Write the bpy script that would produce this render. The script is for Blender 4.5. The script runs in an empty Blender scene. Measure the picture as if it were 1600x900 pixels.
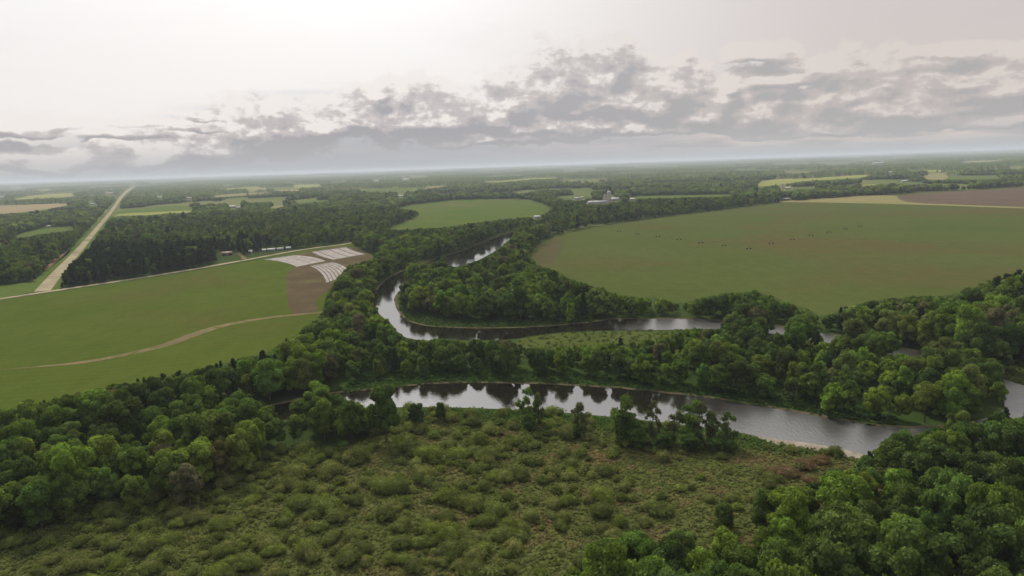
import bpy, math, random
import numpy as np
from mathutils import Vector, Matrix
from mathutils.geometry import tessellate_polygon

random.seed(7)
R = np.random.default_rng(11)
rad = math.radians
C = bpy.context.scene.collection
scene = bpy.context.scene

# ------------------------------------------------------------------ camera
H = 90.0                       # height of the drone above the plain
FPX = 1081.0                   # focal length in pixels of a 1600 x 900 picture
ROLL = rad(1.93)
PITCH = math.atan(190.5 / FPX)
sp, cp, sr, cr = math.sin(PITCH), math.cos(PITCH), math.sin(ROLL), math.cos(ROLL)
FW = np.array([0, cp, -sp]); U0 = np.array([0, sp, cp]); X0 = np.array([1.0, 0, 0])
RT = cr * X0 - sr * U0
UP = sr * X0 + cr * U0
cam_d = bpy.data.cameras.new('camera')
cam = bpy.data.objects.new('camera', cam_d); C.objects.link(cam)
m = Matrix.Identity(4)
for i in range(3):
    m[i][0] = RT[i]; m[i][1] = UP[i]; m[i][2] = -FW[i]
m[2][3] = H
cam.matrix_world = m
cam_d.sensor_width = 36; cam_d.lens = 36 * FPX / 1600
cam_d.clip_start = 1; cam_d.clip_end = 200000
scene.camera = cam


def ground(px, py, z=0.0):
    d = FW + (px - 800) / FPX * RT + (450 - py) / FPX * UP
    t = (z - H) / d[2]
    return (d[0] * t, d[1] * t)


def azel(px, py):
    d = FW + (px - 800) / FPX * RT + (450 - py) / FPX * UP
    d = d / np.linalg.norm(d)
    return math.degrees(math.atan2(d[0], d[1])), math.degrees(math.asin(d[2]))


def project(x, y, z):
    P = np.stack([x, y, z - H], -1)
    f = P @ FW
    f = np.where(f < 1, 1, f)
    return 800 + FPX * (P @ RT) / f, 450 - FPX * (P @ UP) / f, f


# ------------------------------------------------------------------ world
SUN_AZ, SUN_EL = -22.0, 44.0       # degrees, azimuth from +Y towards +X
world = bpy.data.worlds.new('World'); scene.world = world; world.use_nodes = True
nt = world.node_tree; nt.nodes.clear(); L = nt.links


def nd(tree, typ, **kw):
    n = tree.nodes.new(typ)
    for k, v in kw.items():
        setattr(n, k, v)
    return n


def put(tree, sock, v):
    if isinstance(v, bpy.types.NodeSocket):
        tree.links.new(v, sock)
    else:
        sock.default_value = v


def mth(tree, op, a, b=None, c=None, clamp=False):
    n = nd(tree, 'ShaderNodeMath', operation=op, use_clamp=clamp)
    for i, v in enumerate((a, b, c)):
        if v is not None:
            put(tree, n.inputs[i], v)
    return n.outputs[0]


def vmt(tree, op, a, b=None, c=None, out=0):
    n = nd(tree, 'ShaderNodeVectorMath', operation=op)
    for i, v in enumerate((a, b, c)):
        if v is not None:
            put(tree, n.inputs[i], v)
    return n.outputs[out]


def mixc(tree, f, a, b, blend='MIX'):
    n = nd(tree, 'ShaderNodeMix', data_type='RGBA', blend_type=blend)
    put(tree, n.inputs[0], f)
    for s, v in ((n.inputs[6], a), (n.inputs[7], b)):
        put(tree, s, v if isinstance(v, bpy.types.NodeSocket) else (*v[:3], 1))
    return n.outputs[2]


def sstep(tree, v, lo, hi, a=0.0, b=1.0):
    n = nd(tree, 'ShaderNodeMapRange', interpolation_type='SMOOTHSTEP')
    put(tree, n.inputs[0], v)
    for i, q in enumerate((lo, hi, a, b)):
        n.inputs[i + 1].default_value = q
    return n.outputs[0]


def noise(tree, vec, scale, detail=6.0, rough=0.55, out=0, dist=0.0):
    n = nd(tree, 'ShaderNodeTexNoise')
    put(tree, n.inputs['Vector'], vec)
    n.inputs['Scale'].default_value = scale; n.inputs['Detail'].default_value = detail
    n.inputs['Roughness'].default_value = rough; n.inputs['Distortion'].default_value = dist
    return n.outputs[out]


tc = nd(nt, 'ShaderNodeTexCoord').outputs['Generated']
dirn = vmt(nt, 'NORMALIZE', tc)
sx = nd(nt, 'ShaderNodeSeparateXYZ'); L.new(dirn, sx.inputs[0])
az = mth(nt, 'MULTIPLY', mth(nt, 'ARCTAN2', sx.outputs[0], sx.outputs[1]), 57.2958)
el = mth(nt, 'MULTIPLY', mth(nt, 'ARCSINE', sx.outputs[2]), 57.2958)
cx = nd(nt, 'ShaderNodeCombineXYZ'); L.new(az, cx.inputs[0]); L.new(el, cx.inputs[1])
P0 = cx.outputs[0]

# every heap of the cumulus bank: picture x, base y, half width, height
CELLS = [(8, 206, 50, 22), (150, 193, 120, 5), (312, 181, 38, 3), (60, 262, 130, 26), (240, 252, 90, 28),
         (330, 240, 130, 38), (400, 218, 75, 52), (450, 208, 62, 46), (505, 202, 72, 40), (560, 196, 50, 36),
         (640, 197, 85, 58), (592, 156, 17, 28), (700, 195, 62, 46), (770, 192, 62, 50),
         (805, 172, 55, 46), (880, 150, 75, 62), (915, 128, 60, 42), (968, 112, 36, 42), (1055, 150, 70, 48), (940, 168, 90, 40),
         (1020, 168, 66, 46), (850, 202, 90, 34), (940, 200, 70, 28), (1110, 184, 76, 52), (1145, 138, 20, 26), (1185, 182, 66, 42),
         (1185, 92, 55, 20), (1230, 126, 74, 24), (1335, 152, 74, 52), (1372, 132, 48, 36), (1400, 178, 120, 28),
         (1480, 84, 58, 13), (1505, 132, 90, 30), (1575, 140, 60, 38), (1300, 207, 110, 18),
         (1570, 192, 90, 24), (780, 222, 140, 18), (1000, 206, 150, 20)]
cells = []
for (x, y, w, h) in CELLS:
    a, e = azel(x, y)
    cells.append((a, e, w * .053, h * .056))
# more cloud round the rest of the sky, outside the picture
for i in range(14):
    a = 60 + i * 18.5
    cells.append(((a + 180) % 360 - 180, 6 + (i * 7 % 5) * 2.2, 12.0, 4.5))

grp = bpy.data.node_groups.new('cloud_density', 'ShaderNodeTree')
grp.interface.new_socket('P', in_out='INPUT', socket_type='NodeSocketVector')
grp.interface.new_socket('D', in_out='OUTPUT', socket_type='NodeSocketFloat')
gi = nd(grp, 'NodeGroupInput').outputs[0]
w1 = noise(grp, vmt(grp, 'MULTIPLY', gi, (1, 1.5, 1)), .35, 3, .5, out=1)
warp = vmt(grp, 'MULTIPLY', vmt(grp, 'SUBTRACT', w1, (.5, .5, .5)), (3.2, 1.7, 0))
Pw = vmt(grp, 'ADD', gi, warp)
best = None
for (a, e, w, h) in cells:
    q = vmt(grp, 'MULTIPLY_ADD', Pw, (1 / w, 1 / h, 0), (-a / w, -e / h, 0))
    q2 = vmt(grp, 'MAXIMUM', q, vmt(grp, 'MULTIPLY', q, (-1, -3.2, 0)))
    ln = vmt(grp, 'LENGTH', q2, out=1)
    best = ln if best is None else mth(grp, 'SMOOTH_MIN', best, ln, .25)
fb = noise(grp, vmt(grp, 'MULTIPLY', gi, (1, 1.5, 1)), .34, 9, .58)
vw = vmt(grp, 'ADD', vmt(grp, 'MULTIPLY', gi, (1, 1.45, 1)), vmt(grp, 'SCALE', vmt(grp, 'SUBTRACT', noise(grp, gi, 1.6, 4, .6, out=1), (.5, .5, .5))))
vw.node.inputs[1].links[0].from_node.inputs['Scale'].default_value = .9
vo = nd(grp, 'ShaderNodeTexVoronoi', feature='SMOOTH_F1', voronoi_dimensions='2D', normalize=True)
grp.links.new(vw, vo.inputs['Vector']); vo.inputs['Scale'].default_value = .55; vo.inputs['Detail'].default_value = 4
vo.inputs['Roughness'].default_value = .58; vo.inputs['Smoothness'].default_value = 1.0
fb2 = mth(grp, 'SUBTRACT', .98, vo.outputs['Distance'])
dens = mth(grp, 'SUBTRACT', 1.0, best)
dens = mth(grp, 'MULTIPLY_ADD', mth(grp, 'SUBTRACT', fb, .47), 1.5, dens)
dens = mth(grp, 'MULTIPLY_ADD', mth(grp, 'SUBTRACT', fb2, .50), 1.25, dens)
go = nd(grp, 'NodeGroupOutput'); grp.links.new(dens, go.inputs[0])


def dens_at(vec):
    g = nd(nt, 'ShaderNodeGroup'); g.node_tree = grp; L.new(vec, g.inputs[0]); return g.outputs[0]


d0 = dens_at(P0)
d1 = dens_at(vmt(nt, 'ADD', P0, (-.30, 1.15, 0)))
sdir = (math.sin(rad(SUN_AZ)) * math.cos(rad(SUN_EL)), math.cos(rad(SUN_AZ)) * math.cos(rad(SUN_EL)), math.sin(rad(SUN_EL)))
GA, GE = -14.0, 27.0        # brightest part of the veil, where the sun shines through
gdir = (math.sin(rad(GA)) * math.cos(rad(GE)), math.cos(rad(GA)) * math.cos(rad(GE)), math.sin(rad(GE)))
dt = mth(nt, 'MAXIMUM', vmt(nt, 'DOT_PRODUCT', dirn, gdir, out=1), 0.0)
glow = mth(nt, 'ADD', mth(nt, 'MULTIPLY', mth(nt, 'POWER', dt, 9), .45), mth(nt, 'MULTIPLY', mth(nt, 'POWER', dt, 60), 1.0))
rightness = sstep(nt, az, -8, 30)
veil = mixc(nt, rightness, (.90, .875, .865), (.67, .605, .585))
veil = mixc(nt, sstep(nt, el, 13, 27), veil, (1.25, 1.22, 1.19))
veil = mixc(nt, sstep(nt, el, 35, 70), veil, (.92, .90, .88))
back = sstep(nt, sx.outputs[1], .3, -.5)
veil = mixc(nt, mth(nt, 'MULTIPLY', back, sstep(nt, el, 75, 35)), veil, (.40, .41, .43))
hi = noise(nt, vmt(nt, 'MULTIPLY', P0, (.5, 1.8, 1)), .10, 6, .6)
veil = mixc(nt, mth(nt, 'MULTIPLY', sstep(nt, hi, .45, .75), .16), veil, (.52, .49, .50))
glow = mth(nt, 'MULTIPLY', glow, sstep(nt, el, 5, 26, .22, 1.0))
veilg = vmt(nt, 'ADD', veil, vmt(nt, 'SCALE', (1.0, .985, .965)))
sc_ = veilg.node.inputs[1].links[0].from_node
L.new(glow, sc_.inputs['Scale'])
# low streaky layer near the horizon
lowv = noise(nt, vmt(nt, 'MULTIPLY', P0, (.16, 1.5, 1)), .9, 7, .6)
lowc = mixc(nt, sstep(nt, lowv, .38, .64), (.72, .635, .58), (.45, .43, .445))
lowc = mixc(nt, sstep(nt, el, 1.6, .2), lowc, (.50, .51, .53))
lowa = mth(nt, 'MULTIPLY', sstep(nt, mth(nt, 'ADD', el, mth(nt, 'MULTIPLY', lowv, 3.0)), 5.6, 2.6), .95)
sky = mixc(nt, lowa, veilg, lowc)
# the slanting grey rain veil left of the middle
for (rx, ry, rw_, rh_, ram) in ((545, 236, 15.5, 4.6, .8), (250, 245, 8.0, 2.0, .45), (900, 212, 13.0, 2.4, .55)):
    ra, re = azel(rx, ry)
    rq = vmt(nt, 'MULTIPLY_ADD', P0, (1 / rw_, 1 / rh_, 0), (-ra / rw_, -re / rh_, 0))
    rl = mth(nt, 'ADD', vmt(nt, 'LENGTH', rq, out=1), mth(nt, 'MULTIPLY', mth(nt, 'SUBTRACT', lowv, .5), .5))
    sky = mixc(nt, mth(nt, 'MULTIPLY', sstep(nt, rl, 1.2, .4), ram), sky, (.435, .455, .505))
# cumulus
alpha = sstep(nt, d0, -.05, .24)
emb = mth(nt, 'SUBTRACT', d0, d1)
d2 = dens_at(vmt(nt, 'ADD', P0, (-.14, .34, 0)))
thick = sstep(nt, d0, 0, .9)
shade = mth(nt, 'ADD', mth(nt, 'MULTIPLY', thick, .42), mth(nt, 'MULTIPLY', emb, -.95))
shade = mth(nt, 'ADD', shade, mth(nt, 'MULTIPLY', mth(nt, 'SUBTRACT', d0, d2), -.55))
inner = noise(nt, vmt(nt, 'MULTIPLY', P0, (.42, 1.25, 1)), .75, 6, .6)
shade = mth(nt, 'ADD', shade, mth(nt, 'MULTIPLY', mth(nt, 'SUBTRACT', inner, .5), -1.5))
shade = mth(nt, 'ADD', shade, mth(nt, 'SUBTRACT', .38, mth(nt, 'MULTIPLY', rightness, .10)), clamp=True)
lit_c = mixc(nt, rightness, (.92, .87, .84), (.74, .665, .625))
mid_c = mixc(nt, rightness, (.56, .52, .525), (.55, .50, .485))
drk_c = mixc(nt, rightness, (.375, .37, .405), (.43, .42, .425))
cl = mixc(nt, sstep(nt, shade, 0, .48), lit_c, mid_c)
cl = mixc(nt, sstep(nt, shade, .42, 1.0), cl, drk_c)
cl = mixc(nt, mth(nt, 'MULTIPLY', sstep(nt, el, 3.2, .4), .75), cl, (.47, .475, .50))
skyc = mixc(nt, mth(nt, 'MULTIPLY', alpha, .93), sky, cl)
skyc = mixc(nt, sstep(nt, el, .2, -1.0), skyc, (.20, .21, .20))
nish = nd(nt, 'ShaderNodeTexSky', sky_type='NISHITA', sun_disc=False)
nish.sun_elevation = rad(SUN_EL); nish.sun_rotation = rad(SUN_AZ)
nish.air_density = 1.3; nish.dust_density = 3.0
bg1 = nd(nt, 'ShaderNodeBackground'); L.new(nish.outputs[0], bg1.inputs[0]); bg1.inputs[1].default_value = .06
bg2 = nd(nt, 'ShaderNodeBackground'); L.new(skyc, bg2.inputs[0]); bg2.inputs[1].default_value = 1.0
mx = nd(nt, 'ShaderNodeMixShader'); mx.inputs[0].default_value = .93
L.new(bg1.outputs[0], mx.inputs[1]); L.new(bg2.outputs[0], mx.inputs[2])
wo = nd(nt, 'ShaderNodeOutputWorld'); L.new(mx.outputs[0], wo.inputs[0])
world.cycles.sampling_method = 'MANUAL'; world.cycles.sample_map_resolution = 512

sun_d = bpy.data.lights.new('sun', 'SUN'); sun = bpy.data.objects.new('sun', sun_d); C.objects.link(sun)
sun_d.energy = 3.6; sun_d.angle = rad(10); sun_d.color = (1, .92, .78)
sun.rotation_euler = Vector(sdir).to_track_quat('Z', 'Y').to_euler()

vs = scene.view_settings
vs.view_transform = 'Standard'; vs.look = 'None'; vs.exposure = 0.0; vs.gamma = 1.0; vs.use_curve_mapping = False
cy = scene.cycles
cy.max_bounces = 4; cy.diffuse_bounces = 2; cy.glossy_bounces = 2; cy.transmission_bounces = 2
cy.volume_bounces = 0; cy.transparent_max_bounces = 4
cy.use_denoising = True; cy.sample_clamp_indirect = 4
try:
    cy.denoiser = 'OPENIMAGEDENOISE'
except Exception:
    pass

# ------------------------------------------------------------------ materials


def new_mat(name):
    mt = bpy.data.materials.new(name); mt.use_nodes = True; mt.node_tree.nodes.clear()
    t = mt.node_tree
    out = nd(t, 'ShaderNodeOutputMaterial')
    return mt, t, out


def pos(t):
    return nd(t, 'ShaderNodeNewGeometry').outputs['Position']


def surface_mat(name, a, b, scale, rough=.9, c=None, cscale=.01, fine=None, bump=0.0, bscale=1.0, stripes=None, det=8, csharp=(.5, .68)):
    """a/b mottled colours, c a third colour in large patches, stripes = (angle, spacing, colour, amount)"""
    mt, t, out = new_mat(name)
    p = pos(t)
    col = mixc(t, sstep(t, noise(t, p, scale, det, .6), .35, .65), a, b)
    if c is not None:
        col = mixc(t, sstep(t, noise(t, p, cscale, 6, .62, dist=.4), *csharp), col, c)
    if fine is not None:
        f = noise(t, p, fine, 4, .7)
        col = mixc(t, 1.0, col, mixc(t, f, (.55, .55, .55), (1.45, 1.45, 1.45)), 'MULTIPLY')
    mid = noise(t, vmt(t, 'MULTIPLY', p, (1, .45, 1)), .11, 6, .7)
    col = mixc(t, 1.0, col, mixc(t, sstep(t, mid, .3, .7), (.90, .91, .90), (1.10, 1.08, 1.08)), 'MULTIPLY')
    if stripes:
        ang, spc, sc, am = stripes
        dv = vmt(t, 'DOT_PRODUCT', p, (math.cos(rad(ang)), math.sin(rad(ang)), 0), out=1)
        dv = mth(t, 'ADD', dv, mth(t, 'MULTIPLY', noise(t, p, .02, 3), spc * 1.5))
        s = mth(t, 'SINE', mth(t, 'MULTIPLY', dv, 2 * math.pi / spc))
        s = mth(t, 'MULTIPLY', sstep(t, s, -.2, 1), mth(t, 'MULTIPLY', noise(t, p, .008, 4), am * 2))
        col = mixc(t, s, col, sc)
    bs = nd(t, 'ShaderNodeBsdfPrincipled')
    put(t, bs.inputs['Base Color'], col); bs.inputs['Roughness'].default_value = rough
    bs.inputs['Specular IOR Level'].default_value = .0 if rough > .8 else .3
    if bump:
        b_ = nd(t, 'ShaderNodeBump'); b_.inputs['Strength'].default_value = bump; b_.inputs['Distance'].default_value = bscale
        put(t, b_.inputs['Height'], noise(t, p, 1.0 / bscale, 5, .65)); t.links.new(b_.outputs[0], bs.inputs['Normal'])
    t.links.new(bs.outputs[0], out.inputs[0])
    return mt


M = {}
M['ground'] = surface_mat('ground_cover', (.030, .048, .014), (.045, .068, .020), .02, c=(.085, .11, .035), cscale=.0012, fine=.25, csharp=(.52, .6))
t = M['ground'].node_tree
bs_ = [n for n in t.nodes if n.type == 'BSDF_PRINCIPLED'][0]
src = bs_.inputs['Base Color'].links[0].from_socket
far_ = sstep(t, vmt(t, 'LENGTH', pos(t), out=1), 1300, 1900)
mead = mixc(t, sstep(t, noise(t, pos(t), .0016, 5), .4, .6), (.075, .105, .030), (.125, .135, .050))
t.links.new(mixc(t, far_, src, mead), bs_.inputs['Base Color'])
M['field_left'] = surface_mat('young_crop', (.054, .080, .012), (.064, .089, .015), .012, c=(.070, .074, .019), cscale=.006, fine=.9, stripes=(100, 7, (.078, .084, .021), .40))
M['field_right'] = surface_mat('pasture', (.058, .079, .020), (.066, .084, .024), .008, c=(.080, .068, .026), cscale=.0045, fine=.7, stripes=(72, 14, (.076, .080, .026), .40), csharp=(.47, .66))
M['field_middle'] = surface_mat('spring_crop', (.062, .098, .020), (.078, .105, .024), .008, c=(.095, .098, .034), cscale=.004, fine=.5)
M['soil'] = surface_mat('ploughed_soil', (.070, .052, .031), (.092, .068, .042), .03, c=(.10, .105, .035), cscale=.02, fine=.8, stripes=(100, 6, (.09, .08, .04), .5))
M['soil_red'] = surface_mat('bare_red_soil', (.15, .095, .055), (.18, .12, .07), .05, fine=.5)
M['soil_far'] = surface_mat('dark_soil', (.088, .064, .048), (.105, .078, .058), .01, fine=.4, stripes=(72, 20, (.12, .09, .065), .4))
M['tan'] = surface_mat('dry_stubble', (.20, .175, .085), (.175, .17, .070), .006, fine=.2)
M['straw'] = surface_mat('pale_stubble', (.25, .195, .12), (.21, .18, .10), .004, fine=.2)
M['yellow'] = surface_mat('hay_meadow', (.185, .205, .055), (.215, .215, .070), .004, fine=.2)
M['green'] = surface_mat('green_meadow', (.068, .105, .022), (.085, .115, .030), .006, fine=.2)
M['gravel'] = surface_mat('gravel', (.26, .225, .155), (.31, .265, .19), .06, c=(.17, .145, .09), cscale=.03, fine=.8)
M['track'] = surface_mat('dirt_track', (.125, .105, .055), (.17, .135, .078), .05, c=(.08, .09, .022), cscale=.05, fine=.8)
M['marsh'] = surface_mat('marsh_floor', (.075, .092, .026), (.098, .108, .034), .05, c=(.125, .10, .045), cscale=.028, fine=1.1, bump=.8, bscale=1.2)
M['bank'] = surface_mat('bank_grass', (.030, .056, .013), (.042, .070, .017), .08, fine=.9, bump=.6, bscale=1.0)
M['meadow'] = surface_mat('river_meadow', (.060, .080, .019), (.072, .088, .023), .04, c=(.05, .07, .016), cscale=.03, fine=.9, bump=.6, bscale=1.0)
M['sand'] = surface_mat('river_sand', (.20, .17, .14), (.27, .235, .20), .2, fine=1.5)
M['mud'] = surface_mat('bank_mud', (.075, .062, .038), (.12, .10, .062), .2, c=(.05, .08, .02), cscale=.06, fine=1.5)

# water: dark peaty river with faint ripples
mt, t, out = new_mat('river_water'); M['water'] = mt
p = pos(t)
bs = nd(t, 'ShaderNodeBsdfPrincipled')
bs.inputs['Base Color'].default_value = (.010, .008, .006, 1)
bs.inputs['IOR'].default_value = 2.6
sp_ = nd(t, 'ShaderNodeSeparateXYZ'); t.links.new(p, sp_.inputs[0])
riffle = sstep(t, mth(t, 'ADD', sp_.outputs[0], mth(t, 'MULTIPLY', noise(t, p, .03, 3), 60)), 60, 130)
rg = mth(t, 'ADD', sstep(t, noise(t, p, .02, 4), .4, .65, .03, .10), mth(t, 'MULTIPLY', riffle, .30))
put(t, bs.inputs['Roughness'], rg)
b_ = nd(t, 'ShaderNodeBump'); b_.inputs['Strength'].default_value = .5; b_.inputs['Distance'].default_value = .25
rip = mth(t, 'MULTIPLY', noise(t, vmt(t, 'MULTIPLY', p, (1, .55, 1)), .9, 4, .6), mth(t, 'ADD', sstep(t, noise(t, p, .015, 3), .40, .6, .10, .4), mth(t, 'MULTIPLY', riffle, .9)))
put(t, b_.inputs['Height'], rip)
t.links.new(b_.outputs[0], bs.inputs['Normal']); t.links.new(bs.outputs[0], out.inputs[0])

# foliage: colour = leaf tint stored on the mesh x the tree's own colour
mt, t, out = new_mat('foliage'); M['foliage'] = mt
at = nd(t, 'ShaderNodeAttribute', attribute_name='tint').outputs['Color']
oc = nd(t, 'ShaderNodeObjectInfo').outputs['Color']
col = mixc(t, 1.0, at, oc, 'MULTIPLY')
nz = noise(t, pos(t), .5, 3)
col = mixc(t, 1.0, col, mixc(t, nz, (.7, .7, .7), (1.3, 1.3, 1.3)), 'MULTIPLY')
df = nd(t, 'ShaderNodeBsdfDiffuse'); put(t, df.inputs[0], col)
tr = nd(t, 'ShaderNodeBsdfTranslucent')
put(t, tr.inputs[0], mixc(t, 1.0, col, (1.15, 1.25, .6), 'MULTIPLY'))
ms = nd(t, 'ShaderNodeMixShader'); ms.inputs[0].default_value = .33
t.links.new(df.outputs[0], ms.inputs[1]); t.links.new(tr.outputs[0], ms.inputs[2]); t.links.new(ms.outputs[0], out.inputs[0])

M['bark'] = surface_mat('bark', (.07, .06, .045), (.12, .10, .08), 1.5, fine=5)


def plain(name, colr, rough=.6, metal=0.0, sc=.8):
    return surface_mat(name, tuple(x * .88 for x in colr), colr, sc, rough=rough)


M['white_metal'] = plain('white_sheet_metal', (.44, .44, .43), .7)
M['grey_metal'] = plain('grey_sheet_metal', (.25, .255, .26), .6)
M['red_roof'] = plain('red_roofing', (.16, .085, .07))
M['red_wall'] = plain('red_boards', (.13, .06, .045))
M['white_wall'] = plain('white_boards', (.40, .39, .36))
M['concrete'] = plain('silo_concrete', (.42, .38, .35))
M['dark_glass'] = plain('dark_glass', (.04, .045, .05), .2)
M['cover'] = surface_mat('white_row_cover', (.22, .20, .195), (.34, .315, .305), .22, fine=1.2)
M['steel'] = plain('weathered_steel', (.07, .075, .06), .7)
M['rubber'] = plain('rubber', (.03, .03, .03))

# ------------------------------------------------------------------ object helpers


def tag(o, label=None, cat=None, group=None, kind=None):
    if label: o['label'] = label
    if cat: o['category'] = cat
    if group: o['group'] = group
    if kind: o['kind'] = kind
    return o


def mesh_np(name, V, quads=None, tris=None, tint=None, mat=None):
    me = bpy.data.meshes.new(name)
    V = np.asarray(V, np.float32)
    q = np.asarray(quads, np.int32).reshape(-1, 4) if quads is not None and len(quads) else np.zeros((0, 4), np.int32)
    r = np.asarray(tris, np.int32).reshape(-1, 3) if tris is not None and len(tris) else np.zeros((0, 3), np.int32)
    me.vertices.add(len(V)); me.vertices.foreach_set('co', V.ravel())
    loops = np.concatenate([q.ravel(), r.ravel()])
    me.loops.add(len(loops)); me.loops.foreach_set('vertex_index', loops)
    n = len(q) + len(r)
    me.polygons.add(n)
    st = np.concatenate([np.arange(len(q)) * 4, len(q) * 4 + np.arange(len(r)) * 3]).astype(np.int32)
    me.polygons.foreach_set('loop_start', st)
    me.update(calc_edges=True)
    if tint is not None:
        a = me.color_attributes.new('tint', 'FLOAT_COLOR', 'POINT')
        c4 = np.ones((len(V), 4), np.float32); c4[:, :3] = tint
        a.data.foreach_set('color', c4.ravel())
    if mat: me.materials.append(mat)
    return me


def link(name, me, parent=None, loc=None):
    o = bpy.data.objects.new(name, me); C.objects.link(o)
    if parent: o.parent = parent
    if loc is not None: o.location = loc
    return o


def smooth_poly(pts, it=2, closed=True):
    P = np.array(pts, float)
    for _ in range(it):
        if closed:
            Q = np.roll(P, -1, 0)
            P = np.stack([P * .75 + Q * .25, P * .25 + Q * .75], 1).reshape(-1, 2)
        else:
            Q = P[1:]; A = P[:-1]
            P = np.concatenate([P[:1], np.stack([A * .75 + Q * .25, A * .25 + Q * .75], 1).reshape(-1, 2), P[-1:]])
    return P


def to_world(pts):
    return np.array([ground(x, y) for x, y in pts])


def sheet(name, pix, z, mat, smooth=1, jitter=0.0, cat=None):
    W = to_world(smooth_poly(pix, smooth) if smooth else pix)
    if jitter:
        W = W + R.normal(0, jitter, W.shape)
    vs_ = [Vector((a, b, z)) for a, b in W]
    tr_ = tessellate_polygon([vs_])
    T = []
    for a, b, c in tr_:
        n = (vs_[b] - vs_[a]).cross(vs_[c] - vs_[a])
        T.append((a, b, c) if n.z > 0 else (a, c, b))
    o = link(name, mesh_np(name, [tuple(v) for v in vs_], tris=T, mat=mat))
    o['kind'] = 'structure'
    return o


def inside(px, py, poly):
    P = np.asarray(poly, float)
    r = np.zeros(px.shape, bool)
    x1, y1 = P[:, 0], P[:, 1]; x2, y2 = np.roll(x1, -1), np.roll(y1, -1)
    for a, b, c, d in zip(x1, y1, x2, y2):
        if b == d: continue
        r ^= ((b > py) != (d > py)) & (px < (c - a) * (py - b) / (d - b) + a)
    return r


# ------------------------------------------------------------------ ground
rings = [0, 40, 80, 120, 170, 240, 340, 480, 680, 960, 1350, 1900, 2700, 4000, 6000, 9000, 14000, 22000, 34000, 52000, 80000]
NS = 72
V = [(0, 0, 0)]
for r_ in rings[1:]:
    for k in range(NS):
        V.append((r_ * math.sin(2 * math.pi * k / NS), r_ * math.cos(2 * math.pi * k / NS), 0))
T = [(0, 1 + (k + 1) % NS, 1 + k) for k in range(NS)]
Q = []
for i in range(len(rings) - 2):
    b0 = 1 + i * NS; b1 = b0 + NS
    for k in range(NS):
        Q.append((b0 + k, b0 + (k + 1) % NS, b1 + (k + 1) % NS, b1 + k))
link('ground', mesh_np('ground', V, Q, T, mat=M['ground']))['kind'] = 'structure'

# polygons traced on the ground (picture x, y of ground points)
RIVER_A = [(806, 360), (770, 372), (730, 390), (680, 405), (630, 422), (597, 441), (580, 465), (583, 478), (600, 500), (620, 518), (640, 532),
           (720, 532), (800, 531), (835, 524), (900, 517), (1040, 516), (1130, 513), (1200, 520), (1300, 537), (1400, 558), (1470, 577),
           (1540, 600), (1566, 615), (1572, 638), (1550, 652), (1480, 666), (1400, 669), (1330, 660), (1260, 646), (1200, 636), (1100, 620),
           (1050, 615), (980, 607), (880, 601), (780, 598), (700, 598), (640, 602), (560, 611), (520, 614), (440, 630), (350, 652),
           (250, 674), (150, 690), (60, 699), (-150, 722)]
RIVER_B = [(-150, 748), (60, 718), (150, 708), (250, 692), (350, 674), (440, 659), (520, 646), (560, 640), (620, 636), (700, 636),
           (800, 640), (900, 646), (1000, 656), (1140, 672), (1200, 686), (1270, 697), (1345, 713), (1450, 712), (1560, 690), (1640, 662),
           (1670, 632), (1640, 612), (1600, 603), (1560, 590), (1500, 568), (1450, 551), (1400, 543), (1300, 521), (1210, 508), (1120, 499),
           (1040, 497), (945, 498), (935, 502), (850, 510), (760, 513), (680, 511), (640, 503), (624, 485), (618, 470), (624, 455),
           (650, 438), (706, 424), (745, 408), (775, 392), (801, 371)]
RIVER = RIVER_A + RIVER_B
sheet('river_water', RIVER, .05, M['water'], 2)

LEFT = [(-400, 520), (0, 468), (60, 460), (250, 432), (400, 407), (470, 392), (548, 381), (587, 401), (576, 409), (556, 414), (540, 420),
        (522, 441), (512, 455), (505, 480), (500, 492), (470, 520), (420, 550), (360, 565), (300, 580), (220, 595), (160, 608), (80, 622),
        (0, 640), (-400, 720)]
RIGHT = [(828, 398), (845, 377), (880, 364), (940, 352), (1060, 336), (1120, 329), (1180, 321), (1260, 312), (1330, 307), (1400, 304),
         (1440, 300), (1530, 296), (1600, 291), (2000, 270), (2000, 410), (1600, 428), (1560, 436), (1530, 448), (1490, 462), (1400, 466),
         (1350, 473), (1320, 482), (1285, 497), (1262, 482), (1240, 478), (1210, 464), (1180, 455), (1120, 460), (1095, 466), (1060, 475), (1040, 468),
         (1000, 465), (960, 460), (930, 448), (900, 440), (870, 425), (835, 412)]
MIDDLE = [(618, 326), (636, 321), (705, 313), (800, 311), (830, 313), (850, 319), (861, 327), (855, 333), (839, 339), (783, 343), (730, 350), (678, 357),
          (630, 359), (604, 359), (630, 348), (655, 338), (654, 330)]
MARSH = [(600, 660), (640, 640), (700, 638), (780, 642), (880, 650), (1000, 660), (1140, 677), (1200, 690), (1300, 706), (1335, 714), (1325, 732), (1285, 745),
         (1240, 762), (1160, 775), (1110, 800), (1050, 822), (965, 835), (905, 870), (880, 910), (870, 1000), (-400, 1000), (-400, 880), (0, 855),
         (60, 838), (130, 815), (230, 798), (300, 792), (350, 765), (400, 735), (450, 712), (500, 695), (560, 692)]
sheet('field', LEFT[:-5] + [(260, 625), (0, 668), (-400, 745)], .06, M['field_left'], 0)
o = sheet('field', RIGHT, .06, M['field_right'], 1)
sheet('field', MIDDLE, .08, M['field_middle'], 1)
sheet('marsh_ground', [(560, 700), (600, 655), (640, 638), (700, 637), (800, 641), (900, 647), (1000, 657), (1140, 673), (1200, 687), (1270, 698), (1335, 713),
                       (1500, 760), (1700, 1300), (-500, 1300), (-500, 850), (0, 830), (300, 770), (450, 700)], .02, M['marsh'], 1)
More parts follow.
